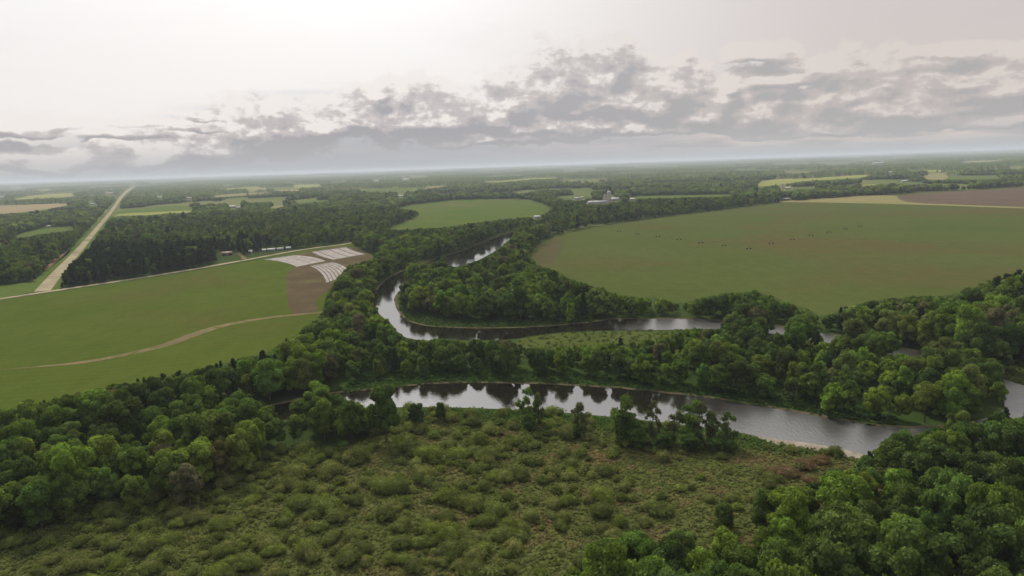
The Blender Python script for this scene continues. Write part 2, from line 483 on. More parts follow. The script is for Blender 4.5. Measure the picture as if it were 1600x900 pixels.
# ploughed ground and bare patches
sheet('ploughed_soil', [(447, 430), (462, 416), (470, 408), (430, 405), (470, 395), (548, 382.5), (585, 401), (574, 408), (555, 414), (540, 425), (520, 450), (505, 458), (492, 470),
                        (500, 486), (470, 490), (452, 490), (449, 460)], .10, M['soil'], 1)
sheet('bare_soil', [(62, 419), (75, 409), (95, 399), (112, 388), (108, 396), (92, 408), (76, 421), (66, 422)], .10, M['soil_red'], 1)
sheet('grass_verge', [(-60, 474), (0, 466), (60, 455), (96, 420), (130, 380), (118, 384), (86, 412), (50, 440), (0, 447), (-60, 455)], .05, M['green'], 0)
sheet('grass_verge', [(66, 457), (92, 425), (96, 444), (90, 452)], .05, M['green'], 0)
sheet('field_headland', [(1205, 316), (1260, 311.5), (1330, 307), (1401, 304.5), (1403, 311), (1422, 317), (1500, 320), (1600, 323.5), (1900, 333), (1900, 335), (1600, 326),
                         (1430, 319.5), (1330, 317.5), (1260, 316)], .12, M['tan'], 1)
sheet('ploughed_soil', [(1403, 307), (1440, 302), (1530, 297.5), (1600, 293), (1900, 278), (1900, 331), (1600, 323), (1500, 319.5), (1430, 317), (1404, 312)], .14, M['soil_far'], 1)
sheet('ploughed_soil', [(832, 405), (850, 380), (878, 372), (884, 382), (870, 400), (862, 415), (845, 412)], .09,
      surface_mat('thin_soil', (.068, .064, .030), (.078, .066, .034), .03, c=(.058, .070, .019), cscale=.03, fine=.8), 1)
# meadows among the trees
sheet('meadow', [(800, 533), (838, 525), (900, 518.5), (1040, 517.5), (1130, 514.5), (1200, 522), (1290, 538), (1200, 560), (1000, 565), (880, 560), (820, 555)], .03, M['meadow'], 1)
sheet('bank_grass', [(500, 619), (560, 612.5), (640, 603.5), (700, 599.5), (780, 599.5), (880, 602.5), (980, 608.5), (1050, 616.5), (1100, 621.5), (1200, 637.5), (1260, 647.5),
                     (1330, 661.5), (1400, 671), (1480, 667), (1480, 640), (1300, 610), (1100, 580), (900, 570), (700, 570), (540, 580)][::-1], .025, M['bank'], 1)
sheet('bank_grass', [(1480, 555), (1560, 560), (1640, 570), (1660, 600), (1600, 601), (1560, 588), (1500, 566)], .03, M['meadow'], 1)
sheet('bank_grass', [(622, 482), (640, 503), (680, 510.5), (760, 512.5), (850, 509.5), (935, 501), (945, 490), (860, 498), (760, 502), (690, 500), (650, 490), (640, 470)], .03, M['bank'], 1)
sheet('bank_grass', [(560, 662), (600, 652), (640, 638.5), (700, 637), (800, 641), (900, 647.5), (1000, 657.5), (1140, 673.5), (1200, 687.5), (1270, 700), (1320, 712), (1270, 712),
                     (1190, 704), (1120, 694), (1000, 680), (900, 668), (800, 661), (700, 659), (640, 668)], .035, M['bank'], 1)
sheet('sandbar', [(1180, 681), (1200, 684.5), (1270, 693), (1347, 708), (1358, 718), (1330, 716), (1285, 706), (1240, 699.5), (1198, 692)], .07, M['sand'], 1)

# far fields: polygon, material
FAR = [([(-60, 324), (0, 321), (40, 320), (105, 317.5), (109, 321), (60, 329), (0, 335), (-60, 340)], 'straw'),
       ([(19, 311.5), (47, 305.5), (80, 303.5), (115, 301.5), (118, 307.5), (60, 310.5), (19, 313)], 'yellow'),
       ([(138, 307), (168, 304.5), (167, 306.5), (140, 309)], 'yellow'),
       ([(183, 329), (230, 324), (292, 320), (303, 328), (300, 332), (262, 334), (230, 337), (205, 337), (178, 339)], 'green'),
       ([(184, 334), (262, 330.5), (300, 329), (300, 332), (262, 334), (230, 337), (205, 337), (180, 338)], 'yellow'),
       ([(22, 369), (60, 358), (115, 353), (114, 360), (60, 367), (30, 373)], 'green'),
       ([(330, 306), (370, 302.5), (430, 299.5), (432, 302), (360, 307), (330, 309)], 'tan'),
       ([(338, 296.5), (362, 294), (400, 291.5), (412, 293), (362, 297.5)], 'yellow'),
       ([(385, 296), (415, 292.5), (418, 297), (388, 300)], 'tan'),
       ([(430, 297), (470, 296), (466, 300.5), (430, 301)], 'straw'),
       ([(457, 289.5), (500, 287.5), (502, 292.5), (460, 294.5)], 'yellow'),
       ([(565, 296.5), (600, 294.5), (650, 292.5), (657, 294.5), (600, 300), (565, 300)], 'green'),
       ([(662, 292), (695, 290), (697, 292), (664, 294.5)], 'tan'),
       ([(710, 289), (750, 287.5), (752, 290), (712, 291)], 'tan'),
       ([(755, 284), (780, 283), (825, 278.5), (870, 278), (872, 280.5), (845, 281.5), (780, 287), (756, 288)], 'yellow'),
       ([(462, 316), (510, 312.5), (516, 315), (466, 318.5)], 'green'),
       ([(420, 324), (440, 320), (445, 323), (424, 327)], 'tan'),
       ([(868, 307), (925, 304.5), (926, 308.5), (880, 312)], 'green'),
       ([(985, 307), (1060, 305.5), (1142, 304), (1142, 307), (1060, 309.5), (990, 311)], 'green'),
       ([(1183, 287), (1212, 279.5), (1260, 279), (1345, 273), (1366, 273.5), (1340, 279), (1260, 283), (1202, 291), (1185, 292)], 'yellow'),
       ([(1440, 275.5), (1452, 271.5), (1480, 271), (1482, 281), (1450, 281.5)], 'tan'),
       ([(1482, 274), (1520, 275), (1560, 276), (1562, 280.5), (1500, 281), (1483, 281)], 'green'),
       ([(1505, 252), (1560, 250), (1575, 252), (1520, 256), (1500, 256)], 'tan'),
       ([(1400, 267), (1440, 265.5), (1500, 266), (1500, 268), (1420, 269.5)], 'yellow'),
       ([(1205, 257), (1262, 255), (1265, 257), (1210, 259)], 'yellow'),
       ([(1290, 258), (1320, 256.5), (1322, 258), (1292, 260)], 'tan'),
       ([(1235, 294.5), (1275, 293), (1276, 296), (1240, 297)], 'green'),
       ([(1345, 289), (1367, 287.5), (1368, 290), (1348, 291)], 'yellow'),
       ([(1550, 266), (1600, 263), (1600, 266), (1555, 268)], 'yellow'),
       ([(230, 287), (300, 283.5), (302, 285), (235, 289)], 'yellow'),
       ([(0, 297), (40, 296), (42, 298), (0, 300)], 'green'),
       ([(60, 297), (80, 296), (81, 299), (62, 300)], 'yellow'),
       ([(640, 277), (668, 276), (669, 278), (642, 279.5)], 'tan'),
       ([(515, 285), (540, 283), (542, 285), (518, 287)], 'green'),
       ([(880, 266), (930, 264), (932, 266), (884, 268)], 'green'),
       ([(990, 262), (1060, 260), (1062, 261.5), (994, 264)], 'yellow')]
for i, (pp, mk) in enumerate(FAR):
    sheet('field', pp, .3 + .02 * i, M[mk], 1)


# roads
def ribbon(name, pts, mat, z, wobble=0.0):
    """pts: (x, y, width in metres) of ground points in the picture"""
    P = np.array(pts, float); W = to_world(P[:, :2])
    P3 = np.concatenate([W, P[:, 2:]], 1)
    for _ in range(2):
        A, B = P3[:-1], P3[1:]
        P3 = np.concatenate([P3[:1], np.stack([A * .75 + B * .25, A * .25 + B * .75], 1).reshape(-1, 3), P3[-1:]])
    d = np.gradient(P3[:, :2], axis=0); n = np.stack([-d[:, 1], d[:, 0]], 1); n /= np.linalg.norm(n, axis=1)[:, None]
    k = len(P3)
    w = P3[:, 2:] / 2 * (1 + R.normal(0, wobble, (k, 1)))
    a = P3[:, :2] + n * w; b = P3[:, :2] - n * w
    V = np.concatenate([np.c_[a, np.full(k, z)], np.c_[b, np.full(k, z)]])
    Q = [(k + i, k + i + 1, i + 1, i) for i in range(k - 1)]
    o = link(name, mesh_np(name, V, Q, mat=mat)); o['kind'] = 'structure'
    return o


ribbon('grass_verge', [(66, 455, 24), (92, 424, 24), (118, 397, 24), (141, 370, 22), (160, 347, 20), (177, 327, 24), (188, 309, 32), (199, 298, 44), (211, 290, 60)], M['green'], .1)
ribbon('road', [(66, 455, 12), (92, 424, 10.5), (118, 397, 9.5), (141, 370, 8.5), (160, 347, 8.5), (177, 327, 10), (188, 309, 15), (199, 298, 22), (211, 290, 34)], M['gravel'], .15)
ribbon('road', [(-300, 515, 7), (0, 467, 7), (60, 458, 8), (250, 430, 7.5), (392, 405, 7.5), (470, 390, 7.5), (546, 381, 7), (556, 377, 6)], M['gravel'], .16)
ribbon('dirt_track', [(-60, 582, .6), (0, 578, 1.2), (60, 573, 2.6), (130, 567, 5), (200, 554, 6.5), (255, 541, 7.5), (285, 530, 9), (310, 520, 8.5), (350, 508, 6.5), (400, 499, 6.5), (450, 493, 5.5), (505, 488, 6)], M['track'], .12, .06)
ribbon('dirt_track', [(382, 405, 5), (379, 400, 4), (372, 395, 4)], M['track'], .13)


# muddy river banks
def bank(name, seg):
    P = smooth_poly(seg, 2, closed=False); W = to_world(P)
    d = np.gradient(W, axis=0); n = np.stack([-d[:, 1], d[:, 0]], 1); n /= np.linalg.norm(n, axis=1)[:, None]
    k = len(W)
    j = R.normal(0, .25, (k, 1))
    prof = [(-.5, .02), (.15, .18), (.6, .42), (1.5, .10)]
    V = np.concatenate([np.c_[W + n * (off + j), np.full(k, z)] for off, z in prof])
    Q = [(r_ * k + i, r_ * k + i + 1, (r_ + 1) * k + i + 1, (r_ + 1) * k + i) for r_ in range(3) for i in range(k - 1)]
    link(name, mesh_np(name, V, Q, mat=M['mud']))['kind'] = 'structure'


bank('river_bank', RIVER_A[25:41][::-1])
bank('river_bank', RIVER_B[24:41])
bank('river_bank', RIVER_A[:7][::-1])

# ------------------------------------------------------------------ foliage templates
PHI = (1 + 5 ** .5) / 2


def ico(sub=1):
    v = [(-1, PHI, 0), (1, PHI, 0), (-1, -PHI, 0), (1, -PHI, 0), (0, -1, PHI), (0, 1, PHI), (0, -1, -PHI), (0, 1, -PHI), (PHI, 0, -1), (PHI, 0, 1), (-PHI, 0, -1), (-PHI, 0, 1)]
    f = [(0, 11, 5), (0, 5, 1), (0, 1, 7), (0, 7, 10), (0, 10, 11), (1, 5, 9), (5, 11, 4), (11, 10, 2), (10, 7, 6), (7, 1, 8), (3, 9, 4), (3, 4, 2), (3, 2, 6), (3, 6, 8), (3, 8, 9),
         (4, 9, 5), (2, 4, 11), (6, 2, 10), (8, 6, 7), (9, 8, 1)]
    v = [np.array(a, float) / np.linalg.norm(a) for a in v]
    for _ in range(sub):
        c = {}; nf = []
        def mid(a, b):
            k = (min(a, b), max(a, b))
            if k not in c:
                q = v[a] + v[b]; v.append(q / np.linalg.norm(q)); c[k] = len(v) - 1
            return c[k]
        for a, b, d in f:
            x, y, z = mid(a, b), mid(b, d), mid(d, a)
            nf += [(a, x, z), (b, y, x), (d, z, y), (x, y, z)]
        f = nf
    return np.array(v), np.array(f)


ICO0, ICO1 = ico(0), ico(1)


def unit(v):
    return v / np.maximum(np.linalg.norm(v, axis=-1, keepdims=True), 1e-9)


def leaves(pos_, nrm, size, rng, tri=False, aspect=1.0):
    """flat leaf sprays at pos_ facing nrm"""
    n = len(pos_)
    a = unit(np.cross(nrm, rng.normal(size=(n, 3)))); b = np.cross(nrm, a)
    s = (size * rng.uniform(.6, 1.35, n))[:, None]
    if tri:
        V = np.stack([pos_ + a * s, pos_ - a * s * .55 + b * s * .85 * aspect, pos_ - a * s * .5 - b * s * .85 * aspect], 1).reshape(-1, 3)
        return V, np.arange(n * 3).reshape(-1, 3)
    V = np.stack([pos_ + a * s * .6 + b * s * .1, pos_ + b * s * .5 * aspect, pos_ - a * s * .55, pos_ - b * s * .5 * aspect], 1).reshape(-1, 3)
    return V, np.arange(n * 4).reshape(-1, 4)


def broad(seed, nleaf, size, lobes=13, tri=False, core=ICO1, sparse=False, shape='round', corescale=.84, zl=None):
    """unit tree: height 1, crown radius about .5"""
    rng = np.random.default_rng(seed)
    ce, ra = [], []
    zlo = {'round': .26, 'tall': .22, 'low': .16}[shape]
    zlo = zlo if zl is None else zl
    for i in range(lobes):
        z = rng.uniform(zlo, .86)
        env = math.sqrt(max(.05, 1 - ((z - .52) / .46) ** 2)) * {'round': .36, 'tall': .25, 'low': .40}[shape]
        a = i * 2.4 + rng.uniform(-.5, .5)
        rr = env * rng.uniform(.45, 1.0)
        ce.append((math.cos(a) * rr, math.sin(a) * rr, z)); ra.append(rng.uniform(.065, .155) * (.9 if sparse else 1))
    ce.append((0, 0, .60)); ra.append(.24 if not sparse else .10)
    ce.append((rng.uniform(-.1, .1), rng.uniform(-.1, .1), .84)); ra.append(.15)
    ce = np.array(ce); ra = np.array(ra)
    ltint = rng.uniform(.66, 1.30, len(ra))
    w = ra ** 2 / (ra ** 2).sum()
    k = rng.choice(len(ra), nleaf, p=w)
    d = unit(rng.normal(size=(nleaf, 3))); d[:, 2] = np.where(d[:, 2] < -.35, -d[:, 2], d[:, 2])
    rr = ra[k] * (rng.uniform(.82, 1.12, nleaf) + (rng.random(nleaf) < .12) * rng.uniform(0, .22, nleaf))
    if sparse:
        rr = ra[k] * rng.uniform(.3, 1.2, nleaf)
    P = ce[k] + d * rr[:, None] * np.array([1, 1, .85])
    N = unit(d + rng.normal(size=(nleaf, 3)) * .55)
    V, F = leaves(P, N, size, rng, tri)
    nv = 3 if tri else 4
    tv = np.repeat(ltint[k] * rng.uniform(.8, 1.2, nleaf), nv)
    Vs, Ts, ts = [V], [], [tv]
    off = len(V)
    if core is not None and not sparse:
        cv, cf = core
        for c_, r_, lt in zip(ce, ra, ltint):
            jit = 1 + rng.normal(0, .10, (len(cv), 1))
            Vs.append(c_ + cv * r_ * corescale * jit * np.array([1, 1, .85])); Ts.append(cf + off); off += len(cv)
            ts.append(np.full(len(cv), lt))
    V = np.concatenate(Vs); tv = np.concatenate(ts)
    tris = np.concatenate(([F] if tri else []) + Ts) if (tri or Ts) else np.zeros((0, 3), int)
    quads = np.zeros((0, 4), int) if tri else F
    return dict(V=V, quads=quads, tris=tris, t=tv[:, None] * np.array([1.0, 1.0, 1.0]), ce=ce, ra=ra)


def pine(seed, nwh, per, nl, size, tri=False, slim=.24):
    """unit conifer, height 1, radius about .24 (scaled like the others)"""
    rng = np.random.default_rng(seed)
    Ps, Ns, ts = [], [], []
    for i in range(nwh):
        z = .16 + .82 * (i + rng.uniform(-.3, .3)) / nwh
        rmax = slim * (1.0 - ((z - .16) / .86) ** 1.3) * rng.uniform(.75, 1.15) + .02
        for j in range(per):
            a = rng.uniform(0, 6.283)
            ln = rmax * rng.uniform(.65, 1.15)
            s = np.linspace(.15, 1, nl) + rng.normal(0, .05, nl)
            dz = -.04 * s + .07 * s ** 2
            x = math.cos(a) * ln * s; y = math.sin(a) * ln * s
            p = np.stack([x, y, z + dz], 1) + rng.normal(0, .008, (nl, 3))
            Ps.append(p); n = np.tile([math.cos(a) * .3, math.sin(a) * .3, 1.0], (nl, 1)) + rng.normal(size=(nl, 3)) * .5
            Ns.append(unit(n)); ts.append(np.full(nl, rng.uniform(.75, 1.25)))
    P = np.concatenate(Ps); N = np.concatenate(Ns); tt = np.concatenate(ts)
    V, F = leaves(P, N, size, rng, tri, .8)
    nv = 3 if tri else 4
    tv = np.repeat(tt, nv)
    # a slim inner mass of needles
    k = 7; lev = 6; off = len(V)
    cv = []
    for i in range(lev):
        z = .16 + .8 * i / (lev - 1); r_ = slim * .62 * (1 - ((z - .16) / .84) ** 1.3) + .004
        for j in range(k):
            q = 6.283 * j / k; jr = r_ * rng.uniform(.8, 1.2); cv.append((math.cos(q) * jr, math.sin(q) * jr, z + rng.normal(0, .01)))
    cf = []
    for i in range(lev - 1):
        for j in range(k):
            a, b = off + i * k + j, off + i * k + (j + 1) % k
            cf += [(a, b, b + k), (a, b + k, a + k)]
    V = np.concatenate([V, np.array(cv)]); tv = np.concatenate([tv, np.full(len(cv), .9)])
    tris = np.concatenate([F, np.array(cf)]) if tri else np.array(cf)
    quads = np.zeros((0, 4), int) if tri else F
    return dict(V=V, quads=quads, tris=tris, t=tv[:, None] * np.ones(3))


def mound(seed, nleaf, size, tri=False, core=ICO1):
    """unit willow shrub: radius .5, height about .55, fine upright sprays"""
    rng = np.random.default_rng(seed)
    n = rng.integers(4, 8)
    ce = [(0, 0, .20)]; ra = [.34]
    for i in range(n):
        a = 6.283 * i / n + rng.uniform(-.4, .4); r_ = rng.uniform(.14, .30)
        ce.append((math.cos(a) * r_, math.sin(a) * r_, rng.uniform(.12, .22))); ra.append(rng.uniform(.15, .25))
    ce = np.array(ce); ra = np.array(ra); lt = rng.uniform(.82, 1.15, len(ra))
    k = rng.choice(len(ra), nleaf, p=ra ** 2 / (ra ** 2).sum())
    d = unit(rng.normal(size=(nleaf, 3))); d[:, 2] = np.abs(d[:, 2]) * 1.0 - (rng.random(nleaf) < .2) * .35
    P = ce[k] + d * (ra[k] * (rng.uniform(.80, 1.14, nleaf) + (rng.random(nleaf) < .2) * rng.uniform(0, .3, nleaf)))[:, None]
    P += .035 * np.sin(P[:, [1, 2, 0]] * 31 + seed) + .03 * np.sin(P[:, [2, 0, 1]] * 17 + seed)
    P[:, 2] = np.maximum(P[:, 2], .01)
    N = unit(d + rng.normal(size=(nleaf, 3)) * .5)
    V, F = leaves(P, N, size, rng, tri, .55)
    tv = np.repeat(lt[k] * rng.uniform(.75, 1.25, nleaf), 3 if tri else 4)
    Vs, Ts, ts = [V], [], [tv]; off = len(V)
    cv, cf = core
    for c_, r_, l_ in zip(ce, ra, lt):
        q = c_ + cv * r_ * .76 * (1 + rng.normal(0, .06, (len(cv), 1)))
        Vs.append(q); Ts.append(cf + off); off += len(cv); ts.append(np.full(len(cv), l_))
    V = np.concatenate(Vs); tv = np.concatenate(ts)
    tris = np.concatenate(([F] if tri else []) + Ts)
    return dict(V=V, quads=np.zeros((0, 4), int) if tri else F, tris=tris, t=tv[:, None] * np.ones(3))


def trunk(seed, ce=None, top=.7, r0=.022, limbs=6):
    """tapered trunk with limbs reaching into the crown"""
    rng = np.random.default_rng(seed)
    Vs, Qs = [], []; off = 0
    def tube(pts, rs, k=6):
        nonlocal off
        ring = []
        for p_, r_ in zip(pts, rs):
            for j in range(k):
                a = 6.283 * j / k; ring.append((p_[0] + math.cos(a) * r_, p_[1] + math.sin(a) * r_, p_[2]))
        Vs.extend(ring)
        for i in range(len(pts) - 1):
            for j in range(k):
                a = off + i * k + j; b = off + i * k + (j + 1) % k
                Qs.append((a, b, b + k, a + k))
        off += len(ring)
    zs = np.linspace(-.01, top, 6); w = np.cumsum(rng.normal(0, .010, (6, 2)), 0)
    w[0] = 0
    pts = [(w[i][0], w[i][1], zs[i]) for i in range(6)]
    tube(pts, r0 * (1.15 - np.linspace(0, .85, 6)))
    if ce is not None:
        for i in range(min(limbs, len(ce))):
            z0 = rng.uniform(.18, .5) * top / .7
            s = np.array([np.interp(z0, zs, w[:, 0]), np.interp(z0, zs, w[:, 1]), z0]); e = np.array(ce[i])
            e = s + (e - s) * .95
            m1 = s * .55 + e * .45 + np.array([0, 0, -.02])
            tube([s, m1, e], [r0 * .5, r0 * .32, r0 * .12], 5)
    return np.array(Vs), np.array(Qs)


def to_mesh(name, tp):
    return mesh_np(name, tp['V'], tp['quads'], tp['tris'], tint=tp['t'], mat=M['foliage'])


NB = 14
shapes = ['round', 'round', 'tall', 'low', 'round', 'tall', 'low']
BR = [broad(100 + i, 6000, .040, lobes=26 + i % 8, shape=shapes[i % 7]) for i in range(NB)]
BR_ME = [(to_mesh('crown', b), mesh_np('trunk', *trunk(i, b['ce']), mat=M['bark'])) for i, b in enumerate(BR)]
SP = [broad(200 + i, 3000, .046, lobes=24, sparse=True, shape=['tall', 'low', 'round'][i % 3], zl=.10) for i in range(5)]
SP_ME = [(to_mesh('crown', b), mesh_np('trunk', *trunk(50 + i, b['ce'], top=.8, r0=.016, limbs=13), mat=M['bark'])) for i, b in enumerate(SP)]
PI = [pine(300 + i, 20, 9, 15, .05, slim=(.26, .36, .30, .40)[i]) for i in range(4)]
PI_ME = [(to_mesh('crown', b), mesh_np('trunk', *trunk(70 + i, None, top=.93, r0=.014), mat=M['bark'])) for i, b in enumerate(PI)]
MO = [mound(400 + i, 2400, .046) for i in range(10)]
MO_ME = [to_mesh('willow_shrub', b) for b in MO]
# lighter builds for the far woods
B1 = [broad(500 + i, 560, .085, lobes=13, tri=True, core=ICO0, shape=shapes[i % 7], corescale=.92) for i in range(8)]
B2 = [broad(520 + i, 90, .15, lobes=6, tri=True, core=ICO0, shape=shapes[i % 7], corescale=1.0) for i in range(8)]
P1 = [pine(540 + i, 13, 5, 5, .09, tri=True) for i in range(4)]
P2 = [pine(550 + i, 7, 3, 3, .15, tri=True) for i in range(4)]
S1 = [mound(560 + i, 330, .095, tri=True, core=ICO0) for i in range(5)]


def blob(seed):
    rng = np.random.default_rng(seed); cv, cf = ICO1
    V = cv * np.array([.5, .5, .42]) * (1 + rng.normal(0, .16, (len(cv), 1))) + np.array([0, 0, .56])
    return dict(V=V, quads=np.zeros((0, 4), int), tris=cf, t=(rng.uniform(.75, 1.2, (len(cv), 1)) * np.ones(3)))


B3 = [blob(600 + i) for i in range(6)]


def merge(lists):
    """lists: (templates, x, y, z, w, h, tint[n,3]) -> one set of arrays"""
    VV, QQ, TT, CC = [], [], [], []; off = 0
    for (tps, x, y, z, w, h, tint) in lists:
        n = len(x)
        if n == 0: continue
        which = R.integers(0, len(tps), n)
        for k, tp in enumerate(tps):
            idx = np.where(which == k)[0]
            if len(idx) == 0: continue
            a = R.uniform(0, 6.283, len(idx)); ca, sa = np.cos(a)[:, None], np.sin(a)[:, None]
            v = tp['V']; nv = len(v)
            X = (v[:, 0] * ca - v[:, 1] * sa) * w[idx][:, None] + x[idx][:, None]
            Y = (v[:, 0] * sa + v[:, 1] * ca) * w[idx][:, None] + y[idx][:, None]
            Z = v[:, 2][None] * h[idx][:, None] + z[idx][:, None]
            VV.append(np.stack([X, Y, Z], -1).reshape(-1, 3).astype(np.float32))
            CC.append((tp['t'][None] * tint[idx][:, None, :]).reshape(-1, 3).astype(np.float32))
            o_ = off + np.arange(len(idx)) * nv
            if len(tp['quads']): QQ.append((tp['quads'][None] + o_[:, None, None]).reshape(-1, 4))
            if len(tp['tris']): TT.append((tp['tris'][None] + o_[:, None, None]).reshape(-1, 3))
            off += nv * len(idx)
    return (np.concatenate(VV), np.concatenate(QQ) if QQ else None, np.concatenate(TT) if TT else None, np.concatenate(CC))


# ------------------------------------------------------------------ where the woods stand
VIS_WATER = [[(520, 616), (560, 611), (640, 602), (700, 598), (780, 598), (880, 601), (980, 607), (1050, 615), (1100, 620), (1200, 636), (1260, 645), (1330, 660), (1402, 668), (1390, 690),
              (1345, 712), (1270, 697), (1200, 686), (1140, 672), (1000, 656), (900, 646), (800, 640), (700, 636), (575, 634)],
             [(583, 470), (596, 455), (612, 442), (622, 446), (620, 470), (624, 485), (640, 503), (680, 511), (760, 513), (850, 510), (935, 502), (945, 498), (1040, 497), (1128, 499), (1128, 512),
              (1040, 516), (940, 516), (900, 517), (830, 524), (800, 531), (720, 531), (640, 531), (620, 515), (600, 497)],
             [(803, 362), (800, 371), (775, 393), (745, 409), (708, 419), (700, 412), (730, 397), (760, 380), (785, 367)],
             [(1205, 512), (1225, 515), (1225, 524), (1205, 520)], [(1285, 520), (1303, 522), (1305, 536), (1290, 536)], [(1392, 545), (1440, 551), (1445, 560), (1395, 556)],
             [(1573, 607), (1610, 612), (1640, 636), (1600, 642), (1582, 645), (1574, 636)],
             [(432, 628), (450, 630), (450, 658), (434, 655)], [(44, 700), (62, 702), (60, 718), (42, 714)]]
VIS_OPEN = [LEFT, RIGHT, MIDDLE, MARSH,
            [(800, 533), (838, 525), (900, 518), (1040, 517), (1052, 524), (1010, 531), (940, 537), (880, 541), (825, 543)],
            [(520, 616), (560, 596), (640, 590), (760, 588), (830, 592), (900, 588), (1000, 600), (1060, 614), (980, 607), (880, 601), (780, 598), (700, 598), (640, 602)],
            [(1060, 614), (1180, 622), (1260, 636), (1300, 650), (1200, 636)],
            [(1558, 568), (1640, 572), (1650, 592), (1600, 598), (1578, 588)],
            [(625, 486), (655, 492), (700, 500), (780, 502), (860, 500), (850, 510), (760, 513), (680, 511), (640, 503)],
            [(-60, 474), (0, 466), (60, 456), (90, 425), (130, 385), (120, 384), (84, 410), (50, 440), (0, 446), (-60, 455)],
            [(58, 458), (80, 424), (110, 394), (131, 367), (152, 343), (171, 323), (183, 307), (196, 296), (211, 288), (215, 291), (205, 300), (194, 311), (185, 327), (168, 347), (149, 372), (127, 399), (96, 428), (92, 448), (76, 458)],
            [(60, 457), (250, 428), (392, 403), (470, 388), (548, 378), (556, 382), (400, 410), (60, 463)],
            [(343, 402), (372, 394), (384, 402), (470, 387), (470, 392), (345, 413)]] + [p_ for p_, _ in FAR]
VIS_BUILT = [[(x - w, y - h), (x + w, y - h), (x + w, y + 1.2), (x - w, y + 1.2)] for x, y, w, h in
             ((951, 316, 9, 11), (938, 318.5, 14, 5), (926, 319, 10, 4), (960, 315, 9, 4), (988, 314.5, 5, 4), (903, 312.5, 8, 4), (910, 310, 4, 3), (355, 401, 15, 7), (413, 394, 6, 4),
              (422, 394, 8, 6), (437, 393, 8, 5), (451, 392, 6, 5), (392, 397, 3, 4), (1230, 297, 8, 6), (1222, 297, 3, 10), (1228, 313, 8, 3), (1413, 286, 6, 4), (1391, 272, 4, 4), (1372, 257.5, 9, 3.5), (634, 284, 7, 6),
              (588, 285, 5, 4), (171, 304, 8, 4), (25, 296, 9, 3), (3, 310, 6, 4), (145, 321, 8, 4), (364, 326, 6, 5), (374, 327, 6, 4), (296, 312, 5, 4), (250, 310.5, 5, 4), (626, 308.5, 5, 4), (77, 356.5, 5, 5),
              (839, 342.5, 6, 4))]
FULL_OPEN = VIS_OPEN + VIS_WATER + VIS_BUILT


def blocked(px, py):
    b = np.zeros(px.shape, bool)
    for poly in FULL_OPEN:
        P = np.array(poly)
        s = (px > P[:, 0].min()) & (px < P[:, 0].max()) & (py > P[:, 1].min()) & (py < P[:, 1].max()) & ~b
        if s.any():
            b[s] |= inside(px[s], py[s], P)
    return b


def jgrid(x0, x1, y0, y1, s, jit=.33):
    nx, ny = int((x1 - x0) / s) + 1, int((y1 - y0) / (s * .87)) + 1
    gx, gy = np.meshgrid(np.arange(nx), np.arange(ny))
    X = x0 + (gx + .5 * (gy % 2)) * s + R.normal(0, s * jit * .6, gx.shape)
    Y = y0 + gy * s * .87 + R.normal(0, s * jit * .6, gx.shape)
    return X.ravel(), Y.ravel()


def fbm(x, y, s, seed=0):
    """cheap smooth pseudo noise 0..1"""
    v = 0; a = 1; tot = 0
    rng = np.random.default_rng(seed)
    for o_ in range(4):
        th = rng.uniform(0, 6.28, 3); ph = rng.uniform(0, 6.28, 3)
        for k in range(3):
            v = v + a * np.sin((x * np.cos(th[k]) + y * np.sin(th[k])) / s * 6.283 + ph[k] + 1.7 * np.sin((x * np.sin(th[k]) - y * np.cos(th[k])) / s * 4.1 + ph[k]))
            tot += a
        a *= .6; s *= .47
    return .5 + .5 * v / tot * 1.8


PAL = np.array([1.92, 1.80, 1.62]) * np.array([[.078, .118, .022], [.062, .098, .022], [.050, .082, .022], [.072, .100, .032], [.090, .128, .030], [.038, .062, .020], [.085, .100, .042]])
PALN = ['bright green', 'mid green', 'deep green', 'olive green', 'fresh yellow-green', 'dark green', 'pale grey-green', 'brownish half-bare']
PINEC = np.array([.030, .045, .024])


